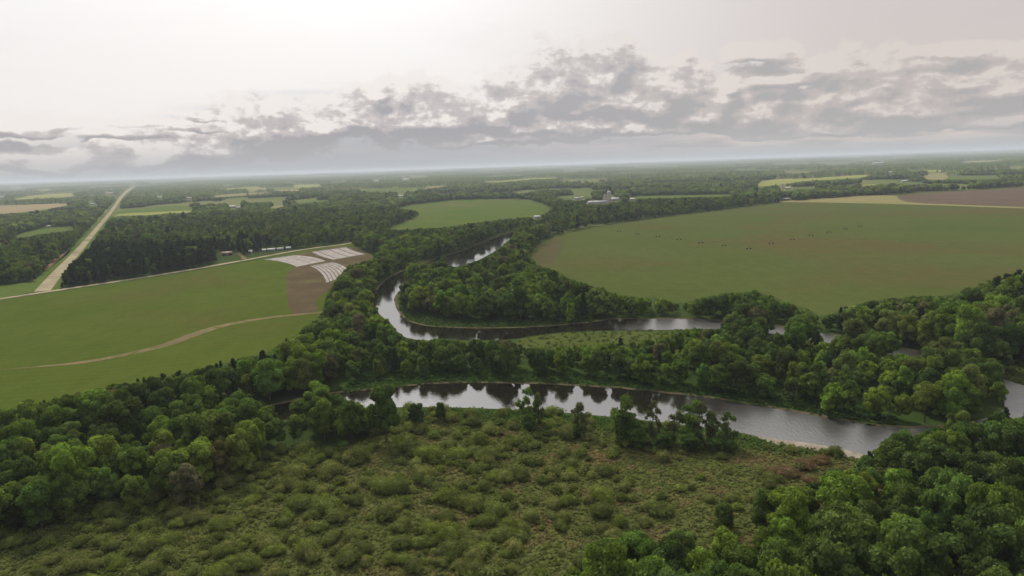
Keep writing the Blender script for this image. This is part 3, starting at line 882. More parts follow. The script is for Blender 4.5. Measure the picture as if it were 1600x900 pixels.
def scatter(d0_, d1_, s, hmin, hmax, wr=.78, margin=160, bottom=1060):
    xm = d1_ * math.tan(rad(41)) + 30
    X, Y = jgrid(-xm, xm, d0_ * .6, d1_, s)
    D = np.hypot(X, Y); px, py, f = project(X, Y, np.zeros_like(X))
    k = (D >= d0_) & (D < d1_) & (px > -margin) & (px < 1600 + margin) & (py < bottom)
    X, Y, D, px, py, f = X[k], Y[k], D[k], px[k], py[k], f[k]
    h = R.uniform(hmin, hmax, len(X)) * (.85 + .3 * fbm(X, Y, 90, 3))
    h = h * R.uniform(.72, 1.12, len(X))
    h = np.where((px > 540) & (px < 1450) & (py > 560) & (py < 670), h * .78, h)
    # taller stand on the bluff at the right edge, low scrub edges elsewhere
    h = np.where((px > 1480) & (py > 440) & (py < 600), h * 1.25, h)
    w = h * R.uniform(wr * .8, wr * 1.2, len(X))
    base = inside(px, py, np.array(RIVER)) | blocked(px, py)
    done = np.zeros(len(X), bool); hs = np.ones(len(X))
    for fac in ((1.0, .84, .7, .55, .42, .3) if d1_ < 1000 else (1.0, .75, .5)):
        b = base.copy()
        for dx, dz in ((0, .92), (0, .8), (-.22, .85), (.22, .85), (-.36, .68), (.36, .68), (0, .6), (-.42, .5), (.42, .5), (0, .4), (-.40, .3), (.40, .3), (0, .2)):
            qx, qy, _ = project(X + dx * w * fac ** .8, Y, h * dz * fac)
            b |= blocked(qx, qy)
        new = ~b & ~done; hs[new] = fac; done |= new
    k = done; h = h * hs; w = w * hs ** .8
    # clearings and meadows between the far woods
    if d0_ >= 900:
        cl_ = fbm(X * .8 + Y * .1, Y * .55, 620, 77)
        k &= ~((cl_ > .60 - .15 * np.clip((D - 1700) / 900, 0, 1)) & (D > 1950))
    # mixed gaps
    k &= R.random(len(X)) < .97
    return X[k], Y[k], D[k], px[k], py[k], f[k], h[k], w[k]


PINE_ZONES = [[(95, 400), (110, 392), (250, 395), (430, 385), (430, 420), (300, 440), (95, 455)],
              [(20, 620), (200, 585), (400, 550), (420, 600), (200, 640), (20, 660)],
              [(1530, 430), (1760, 400), (1760, 560), (1600, 540), (1520, 500)],
              [(500, 400), (560, 400), (560, 440), (500, 440)],
              [(1375, 690), (1500, 660), (1620, 650), (1620, 690), (1480, 730), (1375, 730)]]
ZP = [.92, .55, .6, .5, .30]


def species(px, py):
    p_ = np.full(px.shape, .02)
    for z, q in zip(PINE_ZONES, ZP):
        p_[inside(px, py, np.array(z))] = q
    return R.random(px.shape) < p_


def tints(X, Y, n, pine_):
    base = fbm(X, Y, 140, 9)
    ci = np.clip((base * 4.2 + R.normal(0, 1.1, n)).astype(int), 0, 6)
    order = np.array([5, 2, 1, 0, 3, 4, 6])
    ci = order[ci]
    t_ = PAL[ci] * R.uniform(.85, 1.18, (n, 1)) * (1 + R.normal(0, .05, (n, 3)))
    dead = R.random(n) < .035
    t_ = np.where(dead[:, None], np.array([.145, .138, .080]) * R.uniform(.8, 1.2, (n, 1)), t_)
    ci = np.where(dead, 7, ci)
    t_ = np.where(pine_[:, None], PINEC * R.uniform(.8, 1.4, (n, 1)), t_)
    return np.clip(t_, .01, .27), ci


woods = []
# near belt
nX, nY, nD, npx, npy, nf, nh, nw = scatter(75, 470, 8.2, 12.5, 18.5, wr=.80)
npi = species(npx, npy)
ntint, nci = tints(nX, nY, len(nX), npi)
# size in the picture, in-frame only
_, ty, _ = project(nX, nY, nh)
vis = (npx > -30) & (npx < 1630) & (ty < 890)
size = np.where(vis, nh / nf, 0)
order = np.argsort(-size)
bro = [i for i in order if not npi[i]][:286]
pin = [i for i in order if npi[i] and size[i] > 0][:70]
own = set(bro) | set(pin)
rest = np.array([i for i in range(len(nX)) if i not in own])


def lst(tps, sel, X, Y, w, h, t_):
    return (tps, X[sel], Y[sel], np.zeros(len(sel)), w[sel], h[sel], t_[sel])


r_b = rest[~npi[rest]]; r_p = rest[npi[rest]]
B0 = [broad(650 + i, 1200, .068, lobes=24, tri=True, core=ICO0, shape=shapes[i % 7], corescale=.9) for i in range(7)]
woods.append(lst(B0, r_b, nX, nY, nw, nh, ntint)); woods.append(lst(P1, r_p, nX, nY, nw * .9, nh * 1.15, ntint))
for (a, b, s, hm, hM, tb, tp_) in ((470, 900, 9.0, 12, 18, B1, P1), (900, 1500, 10.5, 12, 18, B2, P2), (1500, 3100, 13.0, 11, 18, B3, P2)):
    X, Y, D, px, py, f, h, w = scatter(a, b, s, hm, hM, wr=.86 if a < 1000 else 1.05)
    pi_ = species(px, py); t_, _ = tints(X, Y, len(X), pi_)
    # darker mixed stands far out
    t_ = t_ * (.86 if a < 900 else .70)
    w_ = w
    i_b = np.where(~pi_)[0]; i_p = np.where(pi_)[0]
    woods.append(lst(tb, i_b, X, Y, w_, h, t_)); woods.append(lst(tp_, i_p, X, Y, w_ * 1.2, h * 1.15, t_))
    print('band', a, b, len(X))
print('near trees', len(nX), 'own', len(own))
V, Qd, Tr, Cc = merge(woods)
print('woodland verts', len(V))
o = link('woodland', mesh_np('woodland', V, Qd, Tr, Cc, M['foliage']))
tag(o, 'mixed green woods running back across the plain behind the riverside trees', 'woods', kind='stuff')

# far canopy towards the horizon
na, nr = 1000, 340
A = np.linspace(rad(-43), rad(43), na); Rr = np.geomspace(3080, 60000, nr)
AA, RR = np.meshgrid(A, Rr)
X = RR * np.sin(AA) + R.normal(0, 3, AA.shape); Y = RR * np.cos(AA) + R.normal(0, 5, AA.shape)
hill = np.clip((fbm(X, Y, 5200, 21) - .35) * 60, 0, 60) * np.clip((RR - 7000) / 9000, 0, 1)
hill += np.clip((RR - 16000) / 30000, 0, 1) * 35
mask = fbm(X, Y, 2600, 5) * .6 + fbm(X, Y * .5, 1100, 6) * .4
wood = mask > (.455 + .05 * np.clip((RR - 4000) / 8000, 0, 1))
Zh = 8 + 9 * R.random(AA.shape) + 5 * fbm(X, Y, 300, 8)
px, py, _ = project(X.ravel(), Y.ravel(), Zh.ravel() * .5)
bl = blocked(px, py).reshape(AA.shape)
px, py, _ = project(X.ravel(), Y.ravel(), np.zeros(X.size))
bl |= blocked(px, py).reshape(AA.shape)
wood &= ~bl
Z = np.where(wood, Zh + hill, -3.0 + hill * 0)
Z = np.where(~wood & (RR > 9000), -3 + hill, Z)
Z = np.where(RR > 9000, np.where(wood, Z, hill + .8), Z)
# colour: woods by noise, clearings beyond 9 km as fields
t_ = PAL[np.clip((fbm(X, Y, 900, 12) * 5 + R.normal(0, .8, AA.shape)).astype(int), 0, 5)[..., None].squeeze(-1)] * .62
fieldc = np.array([[.11, .145, .045], [.17, .18, .075], [.095, .13, .038], [.19, .175, .10]])[np.clip((fbm(X, Y, 1500, 31) * 4).astype(int), 0, 3)]
t_ = np.where(wood[..., None], t_ * R.uniform(.8, 1.25, (*AA.shape, 1)), fieldc)
V = np.stack([X, Y, Z], -1).reshape(-1, 3)
ii = (np.arange(nr - 1)[:, None] * na + np.arange(na - 1)[None]).ravel()
Qd = np.stack([ii + 1, ii, ii + na, ii + na + 1], 1)
# drop the cells that are open ground close in
op = (~wood & (RR < 9000)).ravel()
kq = ~(op[Qd].all(1))
o = link('woodland', mesh_np('woodland', V, Qd[kq], None, t_.reshape(-1, 3), M['foliage']))
tag(o, 'distant patchwork of woods and fields fading into haze at the horizon', 'woods', kind='stuff')

# ------------------------------------------------------------------ trees that are things of their own
ZONES = [('lower right wood', [(860, 1100), (900, 830), (1100, 790), (1300, 715), (1700, 640), (1800, 1100)]),
         ('lower left river grove', [(-200, 1000), (-200, 722), (60, 712), (350, 672), (620, 636), (640, 690), (400, 760), (100, 860)]),
         ('belt beside left field', [(-200, 600), (-200, 730), (60, 708), (350, 660), (520, 620), (560, 600), (480, 500), (300, 560)]),
         ('belt between river reaches', [(480, 620), (500, 480), (640, 525), (1140, 505), (1560, 590), (1580, 650), (1400, 675), (980, 612), (560, 614)]),
         ('right far bank wood', [(1120, 380), (1120, 500), (1700, 640), (1900, 640), (1900, 380)]),
         ('river bend wood', [(590, 380), (1120, 430), (1120, 505), (640, 510), (600, 470)])]


def zone_of(x, y):
    for nme, P_ in ZONES:
        if inside(np.array([float(x)]), np.array([float(y)]), np.array(P_, float))[0]:
            return nme
    return 'riverside wood'


used = set()


ONES = ['zero', 'one', 'two', 'three', 'four', 'five', 'six', 'seven', 'eight', 'nine', 'ten', 'eleven', 'twelve', 'thirteen', 'fourteen', 'fifteen', 'sixteen', 'seventeen', 'eighteen', 'nineteen']
TENS = ['', '', 'twenty', 'thirty', 'forty', 'fifty', 'sixty', 'seventy', 'eighty', 'ninety']


def spell(n):
    return ONES[n] if n < 20 else TENS[n // 10] + ('-' + ONES[n % 10] if n % 10 else '')


def place_words(x, y, z):
    """where the middle of the thing shows in the photo, in hundredths of its width and height"""
    qx, qy, _ = project(np.array([x]), np.array([y]), np.array([z]))
    return float(np.clip(qx[0] / 16, 1, 99)), float(np.clip(qy[0] / 9, 1, 99))


def uniq(fmt, a, b):
    a0, b0 = int(round(a)), int(round(b))
    for da, db in ((0, 0), (0, 1), (1, 0), (0, -1), (-1, 0), (1, 1), (-1, -1), (1, -1), (-1, 1), (2, 0), (0, 2), (-2, 0), (0, -2), (2, 2), (-2, -2)):
        s = fmt.format(spell(min(99, max(1, a0 + da))), spell(min(99, max(1, b0 + db))))
        if s not in used:
            break
    used.add(s)
    return s


def add_tree(name, cat, me_pair, x, y, w, h, colr, label, group, rot=None):
    e = bpy.data.objects.new(name, None); C.objects.link(e)
    e.empty_display_size = 1
    e.location = (x, y, 0); e.rotation_euler = (0, 0, R.uniform(0, 6.283) if rot is None else rot)
    e.scale = (w, w, h)
    tag(e, label, cat, group)
    cme, tme = me_pair
    c = bpy.data.objects.new('crown', cme); C.objects.link(c); c.parent = e; c.color = (*colr, 1)
    q = bpy.data.objects.new('trunk', tme); C.objects.link(q); q.parent = e
    return e


shape_w = {'round': 'round-crowned', 'tall': 'narrow-crowned', 'low': 'broad-crowned'}
for i in bro:
    k = int(R.integers(0, NB)); col = ntint[i]
    a, b = place_words(nX[i], nY[i], nh[i] * .62)
    lab = uniq('%s %s tree, %s, {} percent across and {} percent down' % (PALN[nci[i]], shape_w[shapes[k % 7]], zone_of(npx[i], npy[i])), a, b)
    add_tree('broadleaf_tree', 'tree', BR_ME[k], nX[i], nY[i], nw[i], nh[i], col, lab, 'broadleaf trees of the riverside woods')
for i in pin:
    k = int(R.integers(0, 4))
    a, b = place_words(nX[i], nY[i], nh[i] * .7)
    lab = uniq('dark pointed pine, %s, {} percent across and {} percent down' % zone_of(npx[i], npy[i]), a, b)
    add_tree('pine_tree', 'pine', PI_ME[k], nX[i], nY[i], nw[i] * .95, nh[i] * 1.12, ntint[i], lab, 'dark pines among the riverside woods')

# trees standing by themselves on the near bank: base x, y, top y, width px, look, label
BANK = [(604, 690, 600, 44, 'b', (.060, .092, .024), 'tall dark green tree with visible stem, alone before the left end of the river'),
        (650, 668, 630, 26, 'b', (.042, .062, .022), 'small dark bushy tree on near bank just right of the tall lone tree'),
        (690, 660, 628, 20, 'b', (.050, .075, .022), 'low round dark tree at near river edge, right of the bushy pair'),
        (826, 668, 605, 30, 's', (.070, .105, .025), 'slim leafy tree rising over mid river from the near bank'),
        (842, 668, 612, 22, 's', (.075, .095, .035), 'thin twiggy pale tree close beside the slim leafy one'),
        (908, 680, 628, 34, 's', (.085, .095, .040), 'airy olive sapling on near bank with forked see-through crown'),
        (972, 694, 614, 48, 's', (.070, .105, .025), 'leafy spreading tree over the river with a bare left limb'),
        (985, 690, 645, 50, 'b', (.055, .090, .022), 'dense green bush tree below the spreading riverside tree'),
        (1020, 690, 624, 26, 's', (.075, .085, .040), 'single-stemmed thin tree with small round top over the river'),
        (1046, 692, 640, 28, 's', (.080, .090, .042), 'short straggly tree between thin tree and leaning tree'),
        (1068, 692, 622, 40, 's', (.085, .130, .028), 'bright green tree leaning right over the river water'),
        (1090, 694, 626, 36, 's', (.070, .085, .038), 'grey twiggy tree with open branches against bright water'),
        (1110, 696, 640, 30, 's', (.075, .095, .035), 'thin crooked tree with sparse leaves in the riverbank row'),
        (1135, 698, 642, 34, 's', (.065, .090, .030), 'last sparse tree at the right end of the riverbank row')]
for (bx, by, tyy, wp, kd, colr, lab) in BANK:
    x, y = ground(bx, by)
    f = project(np.array([x]), np.array([y]), np.array([0.]))[2][0]
    # height that puts the top at tyy
    h = 5.0
    for _ in range(20):
        q = project(np.array([x]), np.array([y]), np.array([h]))[1][0]
        h += (q - tyy) * f / FPX * .9
    w = wp * f / FPX * 1.3
    pair = BR_ME[int(R.integers(0, NB))] if kd == 'b' else SP_ME[int(R.integers(0, 5))]
    e = add_tree('broadleaf_tree', 'tree', pair, x, y, w, h, np.array(colr) * 1.5, lab, 'trees along the near river bank')
    if 'leaning' in lab: e.rotation_euler = (0, rad(14), 0)

for (bx, by, wm, lab) in ((826, 672, 8, 'low green bush at the foot of the slim leafy bank tree'), (905, 684, 7, 'low bush under the airy olive sapling on the near bank'),
                          (1000, 700, 10, 'broad dark bush below the spreading riverside tree'), (1035, 700, 8, 'bushy undergrowth clump left of the leaning tree'),
                          (1080, 705, 9, 'bushy undergrowth clump right of the leaning tree'), (1118, 706, 8, 'bush below the thin crooked bank tree'), (1140, 708, 7, 'last low bush at the right end of the riverbank row')):
    x, y = ground(bx, by)
    k = int(R.integers(0, NB))
    add_tree('riverside_bush', 'bush', BR_ME[k], x, y, wm, wm * .62, np.array((.075, .125, .032)) * R.uniform(.8, 1.2), lab, 'bushes along the near river bank')

# ------------------------------------------------------------------ willow shrubs on the marsh
EXT = [(560, 700), (600, 657), (640, 640), (700, 639), (800, 643), (900, 649), (1000, 659), (1140, 675), (1200, 690), (1270, 701), (1335, 716), (1500, 770), (1600, 1300), (-500, 1300), (-500, 830), (0, 810), (300, 760), (450, 700)]
X, Y = jgrid(-260, 260, 100, 320, 3.5, .85)
px, py, f = project(X, Y, np.zeros_like(X))
k = inside(px, py, np.array(EXT, float)) & (px > -60) & (px < 1560) & (py < 945)
X, Y, px, py, f = X[k], Y[k], px[k], py[k], f[k]
den = fbm(X, Y, 46, 41)
right = np.clip((px - 800) / 260, 0, 1)
top_ = np.clip((672 - py) / 30, 0, 1)
leftlow = np.clip((1 - np.hypot((px - 30) / 150, (py - 880) / 45)), 0, 1) + np.clip((1 - np.hypot((px - 480) / 130, (py - 835) / 30)), 0, 1)
p_ = np.clip(.80 - .95 * right - .6 * top_ - .6 * leftlow + (den - .5) * 1.5 - .04 + (fbm(X, Y, 17, 61) - .5) * 2.2, .03, .95)
k = R.random(len(X)) < p_
X, Y, px, py, f = X[k], Y[k], px[k], py[k], f[k]
sw = np.clip(R.lognormal(1.36, .36, len(X)), 1.6, 8.0) * (.8 + .4 * fbm(X, Y, 30, 44)); shh = sw * R.uniform(.75, 1.05, len(X))
SPAL = np.array([1.90, 1.80, 1.45]) * np.array([[.080, .098, .036], [.070, .092, .030], [.092, .105, .042], [.062, .078, .030], [.085, .110, .030]])
SPN = ['grey-green', 'mid green', 'pale sage', 'dull dark', 'fresh green']
sc = R.integers(0, 5, len(X)); stt = SPAL[sc] * R.uniform(.85, 1.15, (len(X), 1))
size = np.where((px > 0) & (px < 1600) & (py < 905), sw / f, 0)
od = np.argsort(-size)
ownS = od[:292]; restS = od[292:]
print('shrubs', len(X))
for i in ownS:
    o = bpy.data.objects.new('willow_shrub', MO_ME[int(R.integers(0, 10))]); C.objects.link(o)
    o.location = (X[i], Y[i], 0); o.rotation_euler = (0, 0, R.uniform(0, 6.28)); st_ = R.uniform(.78, 1.28); o.scale = (sw[i] * st_, sw[i] / st_, shh[i]); o.color = (*stt[i], 1)
    a, b = place_words(X[i], Y[i], shh[i] * .3)
    sz = 'large' if sw[i] > 6.2 else 'small' if sw[i] < 4.3 else 'rounded'
    tag(o, uniq('%s %s willow mound on the marsh, {} percent across and {} percent down' % (sz, SPN[sc[i]]), a, b), 'shrub', 'rounded willow shrubs on the marsh')
V, Qd, Tr, Cc = merge([(S1, X[restS], Y[restS], np.zeros(len(restS)), sw[restS], shh[restS], stt[restS])])
o = link('shrubbery', mesh_np('shrubbery', V, Qd, Tr, Cc, M['foliage']))
tag(o, 'low willow scrub covering the marsh towards the river bank', 'scrub', kind='stuff')

# reddish dead brush by the lower end of the river
for (bx, by, wm, lab) in ((1232, 742, 7.5, 'rusty brown dead brush mound, lowest of the brown patch by the wood'),
                          (1258, 730, 8, 'large rusty orange brush mound beside the sandbar end'),
                          (1285, 722, 7, 'brown brush mound nearest the pale river sand'),
                          (1262, 752, 5, 'small reddish brush tuft against the lower right wood'),
                          (1205, 738, 5, 'dull brown brush tuft at the left of the brown patch')):
    x, y = ground(bx, by)
    o = bpy.data.objects.new('dead_brush', MO_ME[int(R.integers(0, 10))]); C.objects.link(o)
    o.location = (x, y, 0); o.scale = (wm, wm, wm * .55); o.color = (.15, .105, .055, 1); o.rotation_euler = (0, 0, R.uniform(0, 6))
    tag(o, lab, 'brush', 'rusty brush by the sandbar')


# ------------------------------------------------------------------ marsh grass and bank herbs
def tuft(seed, n, hgt):
    rng = np.random.default_rng(seed)
    P_ = np.c_[rng.normal(0, .28, (n, 2)), rng.uniform(.1, hgt, n)]
    N_ = unit(np.c_[rng.normal(0, .7, (n, 2)), np.full(n, .9)])
    V, F = leaves(P_, N_, .32, rng, True, 1.0)
    return dict(V=V, quads=np.zeros((0, 4), int), tris=F, t=np.repeat(rng.uniform(.7, 1.3, n), 3)[:, None] * np.ones(3))


TU = [tuft(700 + i, 8, .8) for i in range(6)]
X, Y = jgrid(-300, 300, 95, 330, 1.15, .6)
px, py, f = project(X, Y, np.zeros_like(X))
k = inside(px, py, np.array(EXT, float)) & (px > -40) & (px < 1640) & (py < 940)
X, Y, px, py, f = X[k], Y[k], px[k], py[k], f[k]
gz = fbm(X, Y, 28, 51); near_river = np.clip(1 - (py - (636 + np.clip((px - 700), 0, 700) * .09)) / 34, 0, 1)
br = np.clip((gz - .52) * 5, 0, 1)[:, None] * (1 - near_river[:, None]) * np.clip((px - 250) / 600, .25, 1)[:, None]
gt = np.array([.118, .142, .040]) * (1 - br) + np.array([.185, .140, .070]) * br
rust = np.exp(-((px - 1245) / 60) ** 2 - ((py - 733) / 22) ** 2)[:, None] * R.uniform(.3, 1.1, (len(X), 1)).clip(0, 1)
gt = gt * (1 - rust) + np.array([.18, .115, .06]) * rust
near_river = near_river * (1 - rust[:, 0])
gt = gt * (1 - near_river[:, None]) + np.array([.080, .150, .034]) * near_river[:, None]
gt = gt * R.uniform(.82, 1.18, (len(X), 1))
gw = R.uniform(.6, 1.5, len(X)); gh = R.uniform(.3, .9, len(X)) * (1 + near_river * .8)
V, Qd, Tr, Cc = merge([(TU, X, Y, np.zeros(len(X)), gw, gh, gt)])
print('tufts', len(X))
o = link('marsh_grass', mesh_np('marsh_grass', V, Qd, Tr, Cc, M['foliage']))
tag(o, 'rough olive and brown sedge between the willow mounds', 'marsh grass', kind='stuff')
# herbs on the other banks and meadows
Hs = []
for poly, colr, s in (([(500, 619), (560, 612), (640, 603), (700, 599), (780, 599), (880, 602), (980, 608), (1100, 621), (1200, 637), (1330, 661), (1400, 670), (1400, 650), (1200, 615), (1000, 590), (800, 578), (600, 580)], (.050, .092, .022), 1.8),
                      ([(622, 482), (640, 503), (680, 511), (760, 513), (850, 510), (935, 502), (935, 494), (860, 500), (760, 502), (690, 500), (650, 490)], (.050, .085, .022), 2.0),
                      ([(800, 535), (838, 525), (900, 518), (1040, 517), (1130, 515), (1200, 522), (1290, 540), (1100, 560), (880, 556)], (.075, .098, .024), 4.5),
                      ([(1480, 555), (1560, 560), (1640, 570), (1650, 600), (1600, 601), (1560, 588), (1500, 566)], (.085, .10, .03), 2.0)):
    W = to_world(poly)
    X, Y = jgrid(W[:, 0].min(), W[:, 0].max(), W[:, 1].min(), W[:, 1].max(), s, .6)
    px, py, f = project(X, Y, np.zeros_like(X))
    k = inside(px, py, np.array(poly, float)) & ~inside(px, py, np.array(RIVER, float))
    X, Y = X[k], Y[k]
    Hs.append((TU, X, Y, np.zeros(len(X)), R.uniform(1.2, 2.6, len(X)), R.uniform(.5, 1.6, len(X)), np.array(colr) * R.uniform(.7, 1.3, (len(X), 1))))
V, Qd, Tr, Cc = merge(Hs)
o = link('bank_grass', mesh_np('bank_grass', V, Qd, Tr, Cc, M['foliage']))
tag(o, 'lush grass and herbs along the far river banks', 'grass', kind='stuff')

# ------------------------------------------------------------------ crop covers on the ploughed ground


def lerp2(q, u, v):
    (ax, ay), (bx, by), (cx_, cy_), (dx, dy) = q      # TL, TR, BR, BL
    return ((ax * (1 - u) + bx * u) * (1 - v) + (dx * (1 - u) + cx_ * u) * v, (ay * (1 - u) + by * u) * (1 - v) + (dy * (1 - u) + cy_ * u) * v)


def cover(q, u0, u1, bend, label, group):
    n = 10; V = []
    for i in range(n + 1):
        v = i / n
        for u, z in ((u0, .10), (u0 + (u1 - u0) * .1, .24), ((u0 + u1) / 2, .28), (u1 - (u1 - u0) * .1, .24), (u1, .10)):
            x, y = lerp2(q, u, v); x += bend[0] * 4 * v * (1 - v); y += bend[1] * 4 * v * (1 - v)
            g = ground(x, y); V.append((g[0], g[1], z))
    Q = [(i * 5 + j, i * 5 + j + 1, i * 5 + j + 6, i * 5 + j + 5) for i in range(n) for j in range(4)]
    Q += [(0, 1, 2, 3), (n * 5 + 3, n * 5 + 2, n * 5 + 1, n * 5)]
    T = [(0, 3, 4), (n * 5, n * 5 + 4, n * 5 + 3)]
    V = np.array(V); c = V.mean(0) * [1, 1, 0]
    o = link('row_cover', mesh_np('row_cover', V - c, Q, T, mat=M['cover']), loc=c)
    tag(o, label, 'row cover', group)


def Z(x, y): return (300 + x / 5, 360 + y / 5)


qa = [Z(560, 228), Z(790, 195), Z(1045, 240), Z(820, 285)]
for (a, b), w_ in zip(((0, .5), (.52, .78), (.80, 1)), ('widest, nearest the green field', 'second from the road', 'farthest, along the side road')):
    cover(qa, a, b, (3, -2), 'pale sheet in left block of crop covers, ' + w_, 'left block of pale crop covers')
qb = [Z(935, 168), Z(1200, 130), Z(1355, 185), Z(1105, 230)]
for (a, b), w_ in zip(((0, .165), (.195, .50), (.53, .765), (.795, 1)), ('narrow leftmost strip', 'second strip from left', 'third strip from left', 'strip nearest the trees')):
    cover(qb, a, b, (-2, .6), w_ + ' of the far block of white crop covers', 'far block of white crop covers')
qc = [Z(920, 278), Z(1100, 248), Z(1245, 340), Z(1050, 410)]
onames = ['first', 'second', 'third', 'fourth', 'fifth', 'sixth', 'seventh']
for i in range(7):
    cover(qc, i / 7, i / 7 + .112, (4.5, -2.5), onames[i] + ' curved stripe from the soil side in the near block of crop covers', 'curved stripes of the near block of crop covers')


# ------------------------------------------------------------------ buildings
def box(V, Q, x0, x1, y0, y1, z0, z1):
    o_ = len(V)
    V += [(x0, y0, z0), (x1, y0, z0), (x1, y1, z0), (x0, y1, z0), (x0, y0, z1), (x1, y0, z1), (x1, y1, z1), (x0, y1, z1)]
    Q += [(o_, o_ + 3, o_ + 2, o_ + 1), (o_ + 4, o_ + 5, o_ + 6, o_ + 7)] + [(o_ + a, o_ + (a + 1) % 4, o_ + 4 + (a + 1) % 4, o_ + 4 + a) for a in range(4)]


def building(name, cat, bx, by, ln, wd, wall_h, roof_h, wall_m, roof_m, label, rot=0.0, windows=3, group=None):
    x, y = ground(bx, by)
    e = bpy.data.objects.new(name, None); C.objects.link(e); e.location = (x, y, 0); e.rotation_euler = (0, 0, rad(rot))
    tag(e, label, cat, group)
    if group is None and by < 312: ln, wd, wall_h, roof_h = ln * .75, wd * .75, wall_h * .8, roof_h * .8
    # walls with gable ends
    l, w = ln / 2, wd / 2
    V = [(-l, -w, -.3), (l, -w, -.3), (l, w, -.3), (-l, w, -.3), (-l, -w, wall_h), (l, -w, wall_h), (l, w, wall_h), (-l, w, wall_h), (-l, 0, wall_h + roof_h), (l, 0, wall_h + roof_h)]
    Q = [(0, 1, 5, 4), (1, 2, 6, 5), (2, 3, 7, 6), (3, 0, 4, 7)]; T = [(4, 8, 7), (5, 6, 9)]
    link('wall', mesh_np('wall', V, Q, T, mat=M[wall_m]), e)
    ov, th = .5, .22; s = roof_h / w; z0 = wall_h - ov * s + .06; top = wall_h + roof_h + .06
    V = []
    for xx in (-l - ov, l + ov):
        V += [(xx, -w - ov, z0), (xx, 0, top), (xx, w + ov, z0), (xx, w + ov, z0 + th), (xx, 0, top + th), (xx, -w - ov, z0 + th)]
    Q = [(0, 1, 4, 5), (1, 2, 3, 4), (11, 10, 7, 6), (10, 9, 8, 7)] + [(a, 6 + a, 6 + (a + 1) % 6, (a + 1) % 6) for a in range(6)]
    link('roof', mesh_np('roof', V, Q, mat=M[roof_m]), e)
    V, Q = [], []; box(V, Q, -1.6, 1.6, -w - .06, -w + .05, 0, min(3.2, wall_h * .85)); link('door', mesh_np('door', V, Q, mat=M['grey_metal']), e)
    for i in range(windows):
        xx = -l + ln * (i + .5) / windows
        if abs(xx) < 2.6: xx += 3.2
        V, Q = [], []; box(V, Q, xx - .8, xx + .8, -w - .05, -w + .05, wall_h * .4, wall_h * .4 + 1.3); link('window', mesh_np('window', V, Q, mat=M['dark_glass']), e)
    return e


def silo(bx, by, r_, h, label, dome_m='white_metal'):
    x, y = ground(bx, by)
    e = bpy.data.objects.new('silo', None); C.objects.link(e); e.location = (x, y, 0)
    tag(e, label, 'silo', 'silos of the dairy farm')
    k = 20
    V = []; Q = []
    for z in (-.3, h):
        V += [(math.cos(6.283 * j / k) * r_, math.sin(6.283 * j / k) * r_, z) for j in range(k)]
    Q = [(j, (j + 1) % k, k + (j + 1) % k, k + j) for j in range(k)]
    link('silo_wall', mesh_np('silo_wall', V, Q, mat=M['concrete']), e)
    V = []; n = 5
    for i in range(n + 1):
        a = math.pi / 2 * i / n
        V += [(math.cos(6.283 * j / k) * r_ * 1.03 * math.cos(a), math.sin(6.283 * j / k) * r_ * 1.03 * math.cos(a), h + r_ * .9 * math.sin(a)) for j in range(k)]
    Q = [(i * k + j, i * k + (j + 1) % k, (i + 1) * k + (j + 1) % k, (i + 1) * k + j) for i in range(n) for j in range(k)]
    link('dome', mesh_np('dome', V, Q, mat=M[dome_m]), e)
    V, Q = [], []; box(V, Q, r_ - .05, r_ + .8, -.5, .5, 0, h * .97); link('chute', mesh_np('chute', V, Q, mat=M['grey_metal']), e)


silo(951.5, 316, 4.6, 22, 'tall concrete silo with white dome, highest thing on the dairy farm')
silo(945.5, 315, 3.6, 14, 'shorter grey silo just left of the tall domed one', 'grey_metal')
B_ = building
B_('barn', 'barn', 937, 318.5, 30, 12, 3.5, 3.5, 'white_wall', 'grey_metal', 'long grey-roofed barn in front of the silos', 8)
B_('barn', 'barn', 927, 318.5, 26, 12, 3.6, 3, 'white_wall', 'white_metal', 'low pale barn at the left end of the silo farm', 12)
B_('barn', 'barn', 959, 314, 24, 11, 4.5, 3.5, 'white_wall', 'white_metal', 'white-roofed barn to the right of the tall silo', -3)
B_('shed', 'shed', 988, 314, 11, 9, 4.5, 2.5, 'white_wall', 'white_metal', 'small white shed standing alone right of the silo farm', 0)
B_('shed', 'shed', 903, 312, 18, 9, 3.5, 2.5, 'white_wall', 'grey_metal', 'grey shed by the meadow left of the silo farm', 5)
B_('shed', 'shed', 910, 309.5, 8, 7, 3, 2, 'white_wall', 'white_metal', 'tiny white shed behind the grey meadow shed', 5)
B_('house', 'house', 355, 399, 11, 7, 2.4, 1.8, 'red_wall', 'red_roof', 'red-roofed house in a lawn clearing beside the side road', 20)
for (bx, by, ln, lab) in ((413, 393.5, 3.5, 'small white shed, leftmost of the pale buildings above the crop covers'), (424, 392.5, 8.5, 'pale metal shed, second and largest of the buildings above the crop covers'),
                          (438, 391.5, 7, 'low grey shed in the middle of the buildings above the crop covers'), (451, 390, 5, 'bright white shed at the right end of the roadside buildings')):
    B_('shed', 'shed', bx, by, ln, 4.5, 2.1, 1.2, 'white_wall', 'white_metal' if 'grey' not in lab else 'grey_metal', lab, 12 + bx % 7, 2, 'pale sheds by the side road')
B_('shed', 'shed', 392, 396, 3.5, 3, 2.6, 1.2, 'white_wall', 'white_metal', 'tiny white hut on the roadside lawn left of the sheds', 0, 1)
B_('shed', 'shed', 1230, 296, 20, 11, 5, 3, 'white_wall', 'white_metal', 'white-roofed shed beside the small silo in the right-hand belt of trees', 5)
silo(1222, 296, 3, 15, 'single pale silo in the tree belt beyond the right field')
B_('shed', 'shed', 1228, 312.5, 16, 6, 2.5, 1.5, 'white_wall', 'white_metal', 'flat white shed at the far edge of the right field', 0)
